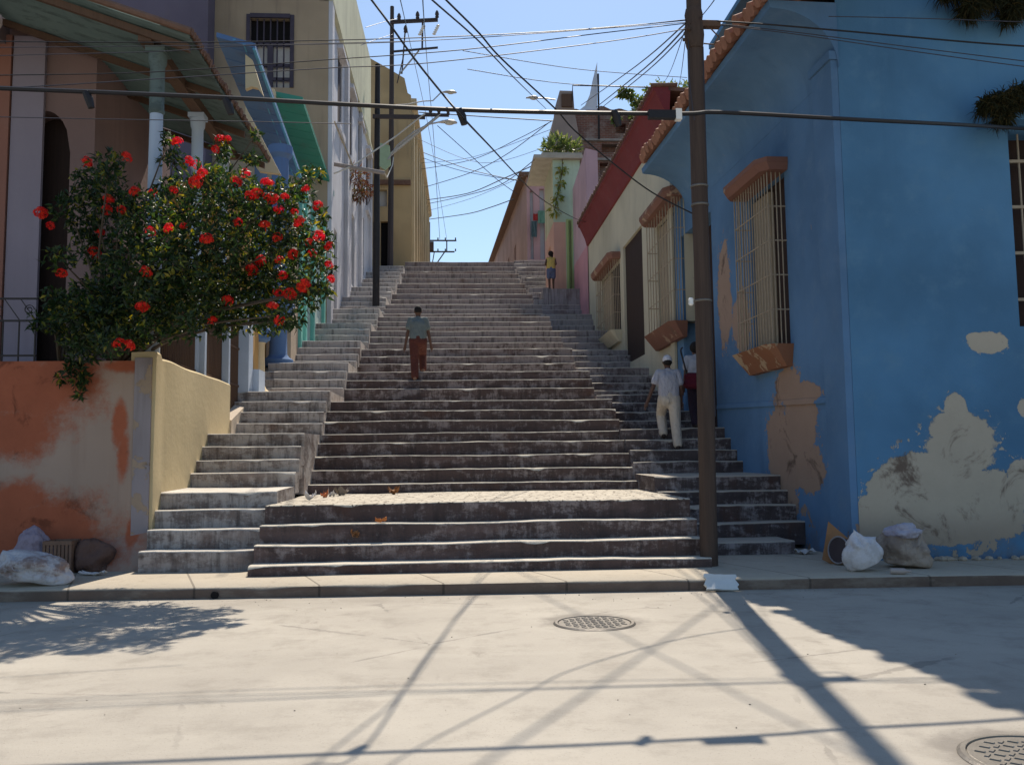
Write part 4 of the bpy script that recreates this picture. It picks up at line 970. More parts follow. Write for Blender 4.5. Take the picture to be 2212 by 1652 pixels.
mb = MB(); root = [Vector((-4.75, 12.55, 2.7)), Vector((-4.6, 12.35, 2.75)), Vector((-5.0, 12.6, 2.75)), Vector((-5.4, 12.5, 2.75))]
for i, (c, rad) in enumerate(CL):
    if rad < .18 and c.z < 3.2: continue
    s = min(root, key=lambda q: (q-c).length); m_ = s.lerp(c, .5)+Vector((rng.uniform(-.15, .15), rng.uniform(-.1, .1), .25))
    mb.tube([s, s.lerp(m_, .5)+Vector((0, 0, .1)), m_, m_.lerp(c, .6), c], [.028, .024, .018, .011, .005], 6)
part(bush, 'stems', mb, M['bark'], smooth=True)
fmesh = []
for v_ in range(3):
    mb = MB(); rg = random.Random(70+v_)
    for k in range(60):
        n_ = rv(rg); n_.z = abs(n_.z)*1.0-.28; n_.normalize(); p = n_*(.072+rg.uniform(-.012, .012)); t1 = n_.orthogonal().normalized(); t2 = n_.cross(t1); a0_ = rg.uniform(0, 1.5)
        for q in range(4):
            a_ = a0_+q*math.pi/2; d = t1*math.cos(a_)+t2*math.sin(a_); s = n_.cross(d)
            i = len(mb.v); L = .026; mb.v += [p, p+d*L*.6+s*.010+n_*.004, p+d*L+n_*.002, p+d*L*.6-s*.010+n_*.004]; mb.idx([i, i+1, i+2, i+3])
    mb.tube([(0, 0, -.09), (0, 0, .0)], .006, 5)
    fmesh.append(mb.mesh('flower_head', [M['petal']], merge=False))
fl = [(1020, 820), (1240, 860), (1270, 800), (1310, 805), (500, 935), (730, 905), (1085, 930), (1135, 950), (1410, 1000), (775, 1105), (1000, 1095), (1130, 1050), (1165, 1000), (625, 1150), (615, 1210), (700, 1210), (1440, 1130), (1480, 1115), (1550, 1140), (1580, 1150), (1640, 1135), (1605, 1210), (1760, 1090), (1830, 1185), (235, 1230), (290, 1300), (1370, 1280), (1525, 1300), (1725, 1280), (1695, 1220), (575, 1340), (865, 1335), (970, 1315), (1060, 1305), (1190, 1380), (1835, 1360), (1895, 1420), (1600, 1370), (1500, 1500), (1690, 1465), (1610, 1500), (545, 1455), (355, 1575), (1800, 1460), (1895, 1525), (1450, 1560), (1625, 1590), (1910, 1600), (1755, 1640), (1780, 1395), (1540, 1055), (1360, 1050), (880, 1110)]
fl = [(x*.375, y*.375) for x, y in fl]+[(x*.375, 531+y*.375) for x, y in ((1310, 315), (1570, 350), (1745, 240), (1610, 430), (1905, 195), (1670, 280), (1500, 95), (820, 355), (840, 150), (680, 560), (740, 575), (1605, 270), (1220, 430))]
LP = LEAFP[::2]
for i, (x, y) in enumerate(fl):
    dv = (CR*((x-1106)/F)+CU*((826-y)/F)+CW); dv /= dv.y; near = sorted(q.y for q in LP if (CAM+dv*q.y-q).length < .12)
    dep = near[min(len(near)-1, 2)]-.07 if near else 11.3
    p = px(x, y, Y=dep)
    o = bpy.data.objects.new('flower_head', fmesh[i % 3]); link(o); o.parent = bush; o.location = p-ROOT[bush.name]
    o.rotation_euler = (rng.uniform(.1, 1.0), rng.uniform(-.5, .5), rng.uniform(0, 6)); s = rng.uniform(.62, 1.05); o.scale = (s, s, s*rng.uniform(.8, 1))
    ROOT[o.name] = p

def clump(name, label, cat, pts, n, mat, L, Wd, seed, droop=.2, stem=None, group=None, up=.3):
    """loose plant: leaves around a few centres (point, radius)"""
    rg = random.Random(seed); mb = MB()
    for c, rad in pts:
        for k in range(n):
            v = rv(rg)*rad*rg.random()**.5; p = Vector(c)+v
            d = (v.normalized()*.6+rv(rg)*.6+Vector((0, 0, up-droop))).normalized(); leaf(mb, p, d, rv(rg), L*rg.uniform(.6, 1.3), Wd*rg.uniform(.7, 1.3))
    base = thing(name, label, cat, min((Vector(c)-Vector((0, 0, r)) for c, r in pts), key=lambda q: q.z), group)
    part(base, 'foliage', mb, mat, merge=False)
    if stem:
        mb = MB()
        for s in stem: mb.tube(s, .02, 5)
        part(base, 'stem', mb, M['bark'])
    return base
P = px
q = [P(x, y, Y=35.6) for x, y in ((1185, 318), (1205, 305), (1222, 318), (1240, 322), (1195, 330))]
clump('plant', 'yellow green plants growing on the roof slab of the pale green house', 'roof plant', [(p, .27) for p in q], 70, M['vine'], .34, .09, 5, .1, [[p-Vector((0, 0, .6)), p] for p in q])
q = [P(x, y, Y=35.1) for x, y in ((1215, 365), (1210, 395), (1203, 425), (1198, 455))]
clump('plant', 'trailing yellow creeper hanging down the mossy wall under the roof slab', 'creeper', [(p, .2) for p in q], 40, M['fern'], .25, .08, 6, .7, [[q[0]+Vector((0, 0, .5)), *q]])
q = [(P(x, y, Y=38.8), r*1.25) for x, y, r in ((1420, 200, .45), (1400, 215, .4), (1445, 197, .4), (1478, 196, .35), (1388, 232, .3), (1375, 222, .22), (1360, 206, .15), (1345, 203, .12), (1372, 250, .2), (1330, 260, .1), (1400, 240, .3))]
clump('vine', 'leafy vine tumbling over the top of the ruined brick wall', 'vine', q, 90, M['vine'], .22, .14, 7, .25, [[q[1][0]-Vector((0, 0, 1.2)), q[1][0]], [q[0][0], q[5][0], q[7][0]], [q[4][0], q[9][0]]])
q = [(P(x, y, X=-3.75), r) for x, y, r in ((768, 378, .38), (778, 398, .42), (788, 412, .38), (775, 420, .25))]
clump('plant', 'brown dried fern hanging on the white building wall', 'hanging plant', q, 80, M['drybrown'], .3, .06, 8, .6, [[P(765, 366, X=-4.0), q[0][0], q[2][0]]])
# dry grass on the window hood and the cornice of the blue house
def tuft(label, pts, n, seed, L=.22, droop=.35):
    rg = random.Random(seed); mb = MB()
    for c, rx, rz in pts:
        for k in range(n):
            p = Vector(c)+Vector((rg.uniform(-rx, rx), rg.uniform(-.16, .1), rg.uniform(-rz, rz)))
            d = Vector((rg.gauss(0, .8), rg.gauss(-.3, .5), rg.gauss(.3, .8)-droop)).normalized(); e = p+d*L*rg.uniform(.6, 1.4)+Vector((0, 0, -.05)); m_ = p.lerp(e, .5)+Vector((0, 0, .03)); s = d.cross(rv(rg)).normalized()*.007
            i = len(mb.v); mb.v += [p-s, p+s, m_+s, m_-s, e]; mb.idx([i, i+1, i+2, i+3]); mb.idx([i+3, i+2, i+4])
    o = thing('grass_tuft', label, 'grass tuft', min((Vector(c) for c, a, b in pts), key=lambda t: t.z)-Vector((0, 0, .2)), 'grass growing on the blue house'); part(o, 'foliage', mb, M['drygrass'], merge=False); return o
fq = lambda x, y, n_: ff0.p(ff0.at(x, y, n_)[0], n_, ff0.at(x, y, n_)[1])
tuft('dark grass tuft on the window hood at the right of the blue front wall', [(fq(2135, 232, .3), .1, .09), (fq(2170, 225, .3), .14, .13), (fq(2205, 215, .3), .16, .16), (fq(2250, 205, .3), .2, .18), (fq(2160, 255, .32), .08, .08)], 900, 3, .13, .2)
tuft('dark grass tuft hanging from the cornice at the top of the blue front wall', [(fq(2060, -14, .2), .22, .05), (fq(2120, 0, .2), .2, .09), (fq(2190, 2, .2), .2, .1), (fq(2092, 22, .22), .1, .07), (fq(2180, 30, .22), .06, .08), (fq(2260, -10, .2), .3, .08)], 620, 4, .17, .75)

# ------------------------------------------------------------------ poles and street lamps
pn = thing('utility_pole', 'weathered wooden utility pole at the right foot of the stairs', 'utility pole', (3.18, 11.12, .126))
mb = MB(); rg = random.Random(1)
pts = [Vector((3.18+.06*t+noise.noise((t*2, 0, 0))*.02, 11.12+noise.noise((0, t*2, 0))*.02, -.1+9.6*t)) for t in [i/30 for i in range(31)]]
mb.tube(pts, [.112-.018*i/30+noise.noise((i*.35, 4, 0))*.008 for i in range(31)], 12); part(pn, 'shaft', mb, M['pole'], smooth=True)
J = px(1500, 55, Y=11.1)
mb = MB(); mb.lathe((J.x, J.y+.02, J.z-.32), [(.10, 0), (.12, .06), (.135, .2), (.115, .4), (.125, .46), (.105, .55)], 10)
for a in range(5): b = a*1.25; mb.tube([J+Vector((0, 0, -.2+.1*a)), J+Vector((-.16*math.cos(b*.4), -.12*math.sin(b), -.2+.1*a))], .025, 5)
part(pn, 'wire_bundle', mb, M['pole'], smooth=True)
mb = MB(); mb.box(J.x+.08, J.x+.34, J.y-.05, J.y+.05, J.z-.03, J.z+.05); mb.tube([J+Vector((.2, 0, -.02)), J+Vector((.32, 0, -.15)), J+Vector((.26, 0, -.26)), J+Vector((.12, 0, -.25))], .01, 5); part(pn, 'bracket', mb, M['brownwood'])
for zz_ in (px(1520, 652, Y=11.1).z, px(1510, 405, Y=11.1).z, px(1510, 445, Y=11.1).z): mb = MB(); mb.lathe((3.21, 11.12, zz_), [(.113, 0), (.119, .008), (.119, .02), (.113, .028)], 12); part(pn, 'metal_band', mb, M['castiron'], smooth=True)
mb = MB(); mb.lathe((3.02, 11.0, px(1490, 660, Y=11.0).z), [(.02, 0), (.035, .02), (.03, .05), (.035, .08), (.02, .1)], 8); part(pn, 'insulator', mb, M['porcelain'], smooth=True)
mb = MB(); mb.tube([(3.31, 11.12, 2.0), (3.30, 11.12, 4.5), (3.31, 11.12, 6.9)], .018, 6); part(pn, 'conduit', mb, M['wire'])

pa = thing('utility_pole', 'black steel pole standing on the left side steps', 'utility pole', (-2.82, 31.5, LZ(31.5)))
xa = px(812, 640, Y=31.5).x
mb = MB(); mb.tube([(xa, 31.5, LZ(31.5)-.3), (xa+.02, 31.5, px(813, 480, Y=31.5).z)], .125, 10); mb.tube([(xa+.02, 31.5, px(813, 482, Y=31.5).z), (xa+.05, 31.5, px(815, 140, Y=31.5).z)], [.115, .09], 10); part(pa, 'shaft', mb, M['poleblack'], smooth=True)
p0, p1 = px(805, 252, Y=31.4), px(972, 246, Y=31.4)
mb = MB(); mb.box(p0.x, p1.x-.9, 31.35, 31.45, p0.z-.07, p0.z+.07); ar = part(pa, 'crossarm', mb, M['polefar'])
mb = MB()
for x, y in ((930, 240), (948, 240), (968, 240)): c = px(x, y, Y=31.4); mb.lathe((c.x, 31.4, c.z-.16), [(.02, 0), (.07, .02), (.05, .1), (.07, .14), (.05, .2)], 8)
mb.box(px(918, 243, Y=31.4).x, px(970, 243, Y=31.4).x, 31.36, 31.44, px(940, 252, Y=31.4).z, px(940, 246, Y=31.4).z); part(pa, 'insulator_rack', mb, M['polefar'], smooth=True)
g0, g1 = px(830, 345, Y=31.4), px(952, 247, Y=31.4)
mb = MB(); mb.tube([g0, g0.lerp(g1, .5), g1], [.06, .055, .05], 6); part(pa, 'brace', mb, M['steel'], smooth=True)
mb = MB(); c = px(832, 338, Y=31.3); mb.prism([c+Vector((-.18, 0, .5)), c+Vector((.16, 0, .4)), c+Vector((.2, 0, -.3)), c+Vector((.0, 0, -.5)), c+Vector((-.2, 0, -.35))], [c+Vector((-.18, .1, .5)), c+Vector((.16, .1, .4)), c+Vector((.2, .1, -.3)), c+Vector((.0, .1, -.5)), c+Vector((-.2, .1, -.35))]); part(pa, 'meter_box', mb, plain('pale_green_box', (.30, .40, .27), .7, .2, 6))

def lamp(label, base, arm_pts, head, L, mat_arm='steel'):
    t = thing('street_lamp', label, 'street lamp', base, 'street lamps over the stairs')
    mb = MB(); mb.tube(arm_pts, .032, 6); part(t, 'arm', mb, M[mat_arm], smooth=True)
    h = Vector(head); mb = MB(); n_ = 10; prev = None
    prof = [(0, .05, .0), (.12, .07, .02), (.3, .12, .05), (.55, .16, .05), (.8, .15, .03), (.95, .09, 0), (1, .02, -.02)]
    for s, wd, z in prof:
        ids = [mb.vert(h+Vector((s*L, wd*math.cos(a), (wd*.55)*max(0, math.sin(a))+z*.4+(wd*.25)*min(0, math.sin(a))))) for a in [2*math.pi*j/n_ for j in range(n_)]]
        if prev:
            for j in range(n_): mb.idx([prev[j], ids[j], ids[(j+1) % n_], prev[(j+1) % n_]])
        else: mb.idx(ids)
        prev = ids
    mb.idx(prev); part(t, 'lamp_head', mb, M['steel'], smooth=True)
    mb = MB(); mb.ball(h+Vector((L*.6, 0, -.02)), .12, 10, 6, (1.5, 1, .55)); part(t, 'diffuser', mb, plain('lamp_glass', (.5, .48, .42), .3, .1, 4, 0, 0, .5), smooth=True)
    return t
a1_ = px(945, 265, Y=31.2)
lamp('grey street lamp on a rising arm fixed to the black steel pole', px(838, 345, Y=31.3), [px(838, 345, Y=31.3), px(858, 315, Y=31.3), px(895, 285, Y=31.2), px(925, 269, Y=31.2), a1_], a1_, .72)
pbY = 44.0
a2_ = px(953, 200, Y=pbY)
lamp('white street lamp on a thin curved arm from the tall wooden pole', px(848, 228, Y=pbY), [px(848, 228, Y=pbY), px(880, 226, Y=pbY), px(912, 219, Y=pbY), px(935, 218, Y=pbY), a2_], a2_, .8)
a3_ = px(1136, 212, Y=40)
lamp('small white street lamp held out from the broken tower stub', px(1192, 213, Y=40), [px(1200, 216, Y=40), px(1180, 213, Y=40), px(1155, 212, Y=40), a3_], a3_, .6)
pb = thing('utility_pole', 'tall wooden utility pole with two crossarms at the top of the stairs', 'utility pole', (px(843, 555, Y=pbY).x, pbY, 11.5))
xb0, xb1 = px(843, 560, Y=pbY), px(847, 15, Y=pbY)
mb = MB(); mb.tube([Vector((xb0.x, pbY, 11)), Vector(((xb0.x+xb1.x)/2, pbY, 17)), xb1], [.15, .13, .10], 8); part(pb, 'shaft', mb, M['polefar'], smooth=True)
for ya, yb in ((46, 41), (112, 103)):
    a, b = px(845, ya, Y=pbY-.1), px(946, yb, Y=pbY-.1); mb = MB()
    for dz in ((0, -.1) if ya < 60 else (0,)):
        mb.prism([a+Vector((0, -.05, dz-.05)), a+Vector((0, .05, dz-.05)), a+Vector((0, .05, dz+.03)), a+Vector((0, -.05, dz+.03))], [b+Vector((0, -.05, dz-.05)), b+Vector((0, .05, dz-.05)), b+Vector((0, .05, dz+.03)), b+Vector((0, -.05, dz+.03))])
    part(pb, 'crossarm', mb, M['polefar'])
mb = MB(); mb.tube([px(913, 45, Y=pbY), px(912, 104, Y=pbY)], .05, 6); mb.tube([px(875, 70, Y=pbY), px(868, 160, Y=pbY)], .04, 6); mb.tube([px(858, 180, Y=pbY), px(872, 120, Y=pbY)], .03, 6); part(pb, 'strut', mb, M['polefar'])
mb = MB(); mb.tube([px(905, 110, Y=pbY), px(862, 162, Y=pbY)], .045, 6); part(pb, 'strut', mb, M['steel'])
for x, y in ((902, 34), (944, 32), (862, 38), (876, 64)):
    c = px(x, y, Y=pbY-.1); mb = MB(); mb.lathe((c.x, c.y, c.z-.2), [(.03, 0), (.10, .05), (.08, .16), (.11, .2), (.08, .34), (.03, .42)], 8); part(pb, 'insulator', mb, M['polefar'], smooth=True)
for x, y in ((911, 66), (942, 65)):
    c = px(x, y, Y=pbY-.15); mb = MB()
    for k in range(5): mb.ball(c+Vector((.05*(k-2), 0, .11*(k-2))), .1, 8, 5, (1, 1, .5))
    part(pb, 'porcelain_string', mb, M['porcelain'], smooth=True)
pf = thing('utility_pole', 'distant utility pole with crossarms beyond the yellow building', 'utility pole', (px(925, 560, Y=82).x, 82, 15))
mb = MB(); mb.tube([(px(926, 560, Y=82).x, 82, 14), px(926, 480, Y=82)], .14, 8); part(pf, 'shaft', mb, M['polefar'], smooth=True)
for y, xe in ((519, 986), (543, 982)):
    mb = MB(); a, b = px(924, y, Y=81.9), px(xe, y+1, Y=81.9); mb.box(a.x, b.x, 81.84, 81.96, b.z-.06, b.z+.06)
    for x in (946, 962, 984): c = px(x, y-3, Y=81.9); mb.box(c.x-.06, c.x+.06, 81.84, 81.96, c.z-.12, c.z+.1)
    part(pf, 'crossarm', mb, M['polefar'])
mb = MB(); mb.tube([px(965, 520, Y=81.9), px(965, 544, Y=81.9)], .06, 5); mb.tube([px(960, 545, Y=81.9), px(944, 568, Y=81.9)], .06, 5); mb.tube([px(938, 545, Y=81.9), px(934, 568, Y=81.9)], .05, 5); part(pf, 'strut', mb, M['polefar'])
mb = MB(); c = px(930, 532, Y=81.7); mb.box(c.x-.35, c.x+.3, 81.5, 81.9, c.z-.4, c.z+.4); part(pf, 'transformer', mb, M['polefar'])
# service bracket on the white building
br = thing('service_bracket', 'rusty pipe bracket with a rope jutting from the white building wall', 'bracket', px(722, 356, X=-4.0))
b0, b1 = px(716, 354, Y=29.3), px(831, 374, Y=29.3)
mb = MB(); mb.tube([b0, b1], .07, 8); part(br, 'pipe', mb, plain('worn_pipe', (.27, .23, .21), .8, .3, 8), smooth=True)
mb = MB(); h_ = px(762, 358, Y=29.3); mb.tube([px(722, 262, Y=28.6), h_], .03, 5); part(br, 'stay', mb, M['shutter'])
mb = MB(); mb.tube([px(702, 382, Y=29.0), px(730, 372, Y=29.1), h_, px(800, 332, Y=30), px(855, 295, Y=31), px(917, 246, Y=31.3)], .028, 5); mb.tube([px(831, 374, Y=29.3), px(836, 384, Y=29.8), px(848, 356, Y=31), px(850, 340, Y=31.3)], .02, 5); part(br, 'rope', mb, plain('pale_rope', (.5, .47, .42), .9, .2, 20))

# ------------------------------------------------------------------ overhead cables
def smooth_path(pts, sub=6):
    out = []
    n_ = len(pts)
    for i in range(n_-1):
        p0 = pts[max(i-1, 0)]; p1 = pts[i]; p2 = pts[i+1]; p3 = pts[min(i+2, n_-1)]
        for k in range(sub):
            t = k/sub; out.append(.5*((2*p1)+(p2-p0)*t+(2*p0-5*p1+4*p2-p3)*t*t+(3*p1-p0-3*p2+p3)*t**3))
    out.append(pts[-1]); return out
def cable(label, pts, r, mat='wire', name='cable'):
    """pts: (pixel x, pixel y, distance Y) along the wire"""
    P_ = [px(x, y, Y=Y) for x, y, Y in pts]; mb = MB()
    if len(P_) == 2:
        a, b = P_; L = (a-b).length; P_ = [a.lerp(b, t)-Vector((0, 0, L*.012*4*t*(1-t))) for t in (0, .25, .5, .75, 1)]
    mb.tube(smooth_path(P_), r, 6); return solo(name, label, 'cable', mb, M[mat], 'overhead cables', smooth=True)
YC_ = 8.15
th = cable('thick black cable crossing the whole view in front of the bush', [(-260, 182, YC_), (0, 191, YC_), (250, 201, YC_), (500, 212, YC_), (750, 226, YC_), (1000, 238, YC_), (1250, 244, YC_), (1480, 246, YC_+.1), (1560, 243, YC_+.2), (1840, 258, 8.5), (2080, 270, 9.3), (2190, 277, 10.6), (2215, 279, 11.15)], .021, 'rubber')
for x, y in ((190, 210), (492, 224), (996, 247), (1330, 250)):
    c = px(x, y, Y=YC_); mb = MB(); mb.tube([c+Vector((-.02, 0, .045)), c+Vector((.01, 0, -.02)), c+Vector((.03, .01, -.10))], [.035, .04, .03], 8); solo('cable_clamp', 'small black clamp hanging from the thick cable '+{190: 'before the orange house', 492: 'above the flowering bush', 996: 'against the sky gap', 1330: 'before the ruined brick wall'}[x], 'cable clamp', mb, M['rubber'], 'clamps on the thick cable', smooth=True)
mb = MB(); a, b = px(1400, 247, Y=YC_-.02), px(1458, 247, Y=YC_-.02); mb.box(a.x, b.x, a.y-.03, a.y+.03, a.z-.045, a.z+.035); sp_ = thing('cable_splice', 'black splice box with a white end on the thick cable', 'splice box', a); part(sp_, 'body', mb, M['rubber'])
mb = MB(); mb.box(b.x+.003, b.x+.06, b.y-.035, b.y+.035, b.z-.06, b.z+.045); part(sp_, 'end_cap', mb, plain('white_plastic', (.7, .7, .68), .5, .1, 5, 0))
cable('upper dark cable from the left edge to the wooden pole top', [(-200, 86, 9.5), (0, 90, 9.8), (400, 92, 10.2), (850, 84, 10.6), (1200, 68, 10.9), (1490, 44, 11.1)], .006, 'rubber')
cable('thin cable just under the upper dark cable', [(-200, 104, 9.6), (0, 103, 9.8), (500, 98, 10.3), (850, 92, 10.6), (1250, 66, 10.9), (1490, 42, 11.1)], .004)
cable('second dark cable sloping up to the wooden pole top', [(-200, 168, 9.4), (0, 163, 9.8), (330, 156, 10.1), (700, 130, 10.5), (1000, 108, 10.7), (1300, 72, 10.9), (1490, 50, 11.1)], .006, 'rubber')
cable('third cable running through the dark canopy towards the pole', [(-200, 134, 9.4), (0, 121, 9.8), (330, 112, 10.1), (520, 100, 10.4), (720, 94, 10.6), (1000, 84, 10.8), (1490, 48, 11.1)], .0045)
cable('slack cable below the second dark cable', [(-200, 182, 9.6), (0, 190, 9.8), (350, 170, 10.1), (700, 148, 10.5), (930, 136, 10.7), (1300, 92, 11), (1488, 62, 11.1)], .006)
cable('faint thin wire across the arched doorway', [(-100, 250, 10), (0, 253, 10), (250, 258, 10.2), (500, 262, 10.6), (760, 268, 11)], .005)
cable('black service wire dropping past the clamp to the ivory house corner', [(770, -40, 7.8), (802, 0, 8), (839, 49, 8), (895, 127, 8.1), (955, 202, 8.1), (1004, 259, 8.15), (1060, 318, 11), (1117, 379, 15), (1177, 435, 20), (1252, 476, 29), (1290, 480, 31)], .010, 'rubber')
cable('left of the two wires diving from the top edge to the tower', [(900, -35, 7.5), (933, 0, 8), (1019, 75, 9.5), (1068, 124, 11), (1120, 178, 16), (1180, 236, 30)], .009, 'rubber')
cable('long wire from the top edge down past the red eave to the wooden pole', [(935, -30, 7), (963, 0, 7.4), (1034, 71, 8.2), (1083, 127, 8.8), (1196, 232, 9.8), (1240, 281, 10.2), (1323, 352, 10.6), (1409, 416, 10.9), (1495, 461, 11.05)], .009, 'rubber')
for i, (x0, y0, x1, y1, lab) in enumerate(((1484, 48, 1255, 228, 'upper'), (1486, 55, 1288, 232, 'middle'), (1490, 62, 1296, 236, 'lower'))):
    cable(f'{lab} wire of the fan sloping from the pole top to the tower', [(x0, y0, 11.1), ((x0+x1)/2+6, (y0+y1)/2+4, 18), (x1, y1, 31)], .012+.003*(i == 1))
cable('thin drop wire from the pole top to the vine', [(1478, 70, 11.1), (1424, 178, 31)], .006)
cable('vertical thin wire left of the wooden pole', [(1482, 75, 11.1), (1462, 184, 31)], .006)
cable('slack wire running down the wooden pole side', [(1487, 85, 11.05), (1490, 180, 11.0), (1500, 260, 10.99)], .006)
cable('far wire crossing the sky gap under the thick cable', [(905, 243, 44), (1040, 252, 42), (1200, 262, 39)], .025)
cable('far wire rising to the roof slab from the yellow building', [(923, 432, 60), (1010, 418, 50), (1090, 385, 42), (1180, 345, 35.3)], .024)
cable('thin far wire rising right to the tower side', [(920, 404, 60), (1020, 372, 50), (1100, 330, 45), (1186, 265, 39)], .02)
cable('low far wire sagging to the far pink house', [(926, 474, 70), (1010, 462, 58), (1060, 448, 52), (1110, 430, 50)], .026)
cable('far wire falling from the lamp arm to the far pink house', [(945, 272, 44), (1010, 330, 46), (1070, 385, 48), (1118, 420, 50)], .018)
cable('far wire sloping across from the yellow roof to the far pink roof', [(915, 330, 55), (1000, 362, 53), (1060, 378, 52), (1120, 390, 50)], .022)
cable('second far wire sloping across to the far pink roof', [(915, 342, 56), (1000, 370, 53), (1128, 392, 50)], .018)
cable('middle far wire climbing to the roof slab corner', [(926, 440, 62), (1000, 424, 52), (1080, 400, 44), (1154, 346, 35.2)], .02)
cable('upper far wire climbing to the broken tower', [(908, 366, 58), (1020, 345, 50), (1120, 300, 44), (1192, 262, 39)], .018)
cable('hanging wire down the sky gap from the tall wooden pole', [(913, -20, 20), (915, 30, 30), (923, 140, 50), (937, 300, 62), (944, 420, 72), (950, 517, 81.8)], .02)
cable('second hanging wire down the sky gap', [(860, -20, 20), (885, 90, 40), (930, 300, 60), (965, 517, 81.8)], .016)
cable('dark cable from the wooden pole across the blue front wall', [(1525, 45, 11.1), (1640, 52, 10.9), (1830, 68, 10.6), (2100, 92, 10.2), (2300, 106, 10)], .011, 'rubber')
cable('thin cable under the dark cable on the blue wall', [(1525, 50, 11.1), (1700, 68, 10.9), (1950, 100, 10.5), (2210, 132, 10.2), (2320, 146, 10)], .006)
cable('lowest thin cable across the blue wall', [(1525, 52, 11.1), (1700, 72, 10.9), (1950, 108, 10.5), (2180, 140, 10.2), (2330, 158, 10)], .006)
cable('thin wire high on the blue front wall', [(1790, 36, 11.0), (1980, 40, 10.9), (2210, 48, 10.6)], .006)
cable('wire leaving the pole top upwards to the right', [(1512, 40, 11.1), (1540, 5, 9), (1580, -60, 6)], .006)
cable('thin looping wire on the ivory house above its door', [(1290, 478, 30.8), (1320, 496, 28), (1352, 500, 25.5), (1400, 478, 23), (1440, 462, 21)], .012)
for i, (a, b, c, lab) in enumerate((((902, 300, 50), (1040, 352, 48), (1180, 318, 42), 'slack thin wire from the yellow building to the mossy wall'), ((912, 352, 56), (1020, 340, 50), (1190, 280, 40), 'hair thin wire climbing right below the lamp'), ((926, 455, 66), (1020, 428, 54), (1150, 372, 42), 'lower hair thin wire climbing to the mossy wall'),
        ((1000, 110, 24), (1250, 150, 28), (1484, 168, 30), 'faint thin wire high in the sky left of the wooden pole'), ((1010, 150, 24), (1230, 182, 28), (1484, 190, 30), 'second faint thin wire high in the sky left of the wooden pole'), ((790, 60, 30), (830, 48, 40), (862, 40, 44), 'thin wire reaching the top crossarm from the white building'), ((780, 98, 30), (825, 82, 40), (850, 74, 44), 'thin wire reaching the tall pole below its top crossarm'))):
    cable(lab, [a, b, c], .012)
# things on the roofs at the right
mb = MB(); mb.tube([px(1236, 218, Y=38.7), px(1237, 185, Y=38.7), px(1300, 186, Y=38.7), px(1430, 190, Y=38.7)], .03, 6); solo('roof_pipe', 'thin bent pipe running above the ruined brick wall', 'pipe', mb, M['iron'])
fp_ = thing('flagpole', 'black pole with a pale hanging cloth on the ruined wall', 'flagpole', px(1292, 246, Y=39.1))
mb = MB(); mb.tube([px(1294, 300, Y=39.1), px(1292, 160, Y=39.1)], .045, 6); part(fp_, 'staff', mb, M['iron'])
mb = MB(); out = [(1290, 134), (1286, 150), (1280, 175), (1274, 205), (1264, 228), (1252, 238), (1290, 238), (1290, 190)]
a = [px(x, y, Y=39.15+.04*math.sin(i*2)) for i, (x, y) in enumerate(out)]; mb.prism(a, [p+Vector((0, .02, 0)) for p in a]); part(fp_, 'cloth', mb, plain('thin_pale_cloth', (.62, .66, .75), .9, .1, 4))
wsh = thing('washing', 'red and green clothes hung on the far pink house wall', 'washing', px(1160, 500, Y=49.6))
for x0, y0, x1, y1, c, nm in ((1152, 462, 1162, 476, (.42, .05, .05), 'red_garment'), (1162, 455, 1178, 482, (.16, .32, .24), 'green_garment'), (1148, 478, 1160, 512, (.10, .16, .17), 'dark_garment')):
    mb = MB(); n_ = 6; a = []
    for k in range(n_+1): a.append([px(x0+(x1-x0)*k/n_, y, Y=49.7+.05*math.sin(k*1.9+y)) for y in (y0, (y0+y1)/2, y1)])
    for k in range(n_):
        for j in range(2): mb.face([a[k][j], a[k+1][j], a[k+1][j+1], a[k][j+1]])
    o = part(wsh, nm, mb, plain('cloth_'+nm, c, .9, .2, 6)); so_ = o.modifiers.new('s', 'SOLIDIFY'); so_.thickness = .02
def overhead(label, ga, gb, za, zb, r):
    """a wire high over the street, found from the shadow it throws on the road"""
    k = Vector((SD.x/SD.z, SD.y/SD.z, 1)); a = Vector((*ga, 0))+k*za; b = Vector((*gb, 0))+k*zb; d = (b-a)
    mb = MB(); mb.tube([a-d*.25, a, b, b+d*.6], r, 6); return solo('cable', label, 'cable', mb, M['rubber'], 'overhead cables', smooth=True)
g_ = [px(x, y, Z=0) for x, y in ((1571, 1292), (1106, 1607), (1161, 1282), (1856, 1632), (1150, 1290), (640, 1600))]
overhead('high cable over the street throwing the long shadow left of the pole shadow', g_[0][:2], g_[1][:2], 12.5, 10, .017)
overhead('high cable over the street throwing the shadow that runs past the manhole', g_[2][:2], g_[3][:2], 12.5, 11, .012)

# ------------------------------------------------------------------ people
SKIN = plain('brown_skin', (.105, .052, .034), .55, .15, 9, .05, 0, .35)
HAIR = plain('black_hair', (.012, .010, .010), .8, .3, 30, .2)
DARKSHOE = plain('dark_leather', (.03, .02, .018), .5, .3, 9)
def cloth(name, c):
    g = G(name); f = g.noise(7, 4, .6, stretch=(1.6, 1.6, .7), dist=.8); g.col(g.mix(f, tuple(x*.7 for x in c), tuple(min(1, x*1.2) for x in c))); g.rough(.92)
    g.bump(g.m('ADD', f, g.m('MULTIPLY', g.noise(40, 3), .15)), 1.0, .05); return g.mat
def ik(a, b, l1, l2, hint):
    d = b-a; L = min(d.length, l1+l2-.002); d = d.normalized(); x = (l1*l1-l2*l2+L*L)/(2*L); h = math.sqrt(max(0, l1*l1-x*x))
    hv = hint-d*hint.dot(d); hv.normalize(); return a+d*x+hv*h
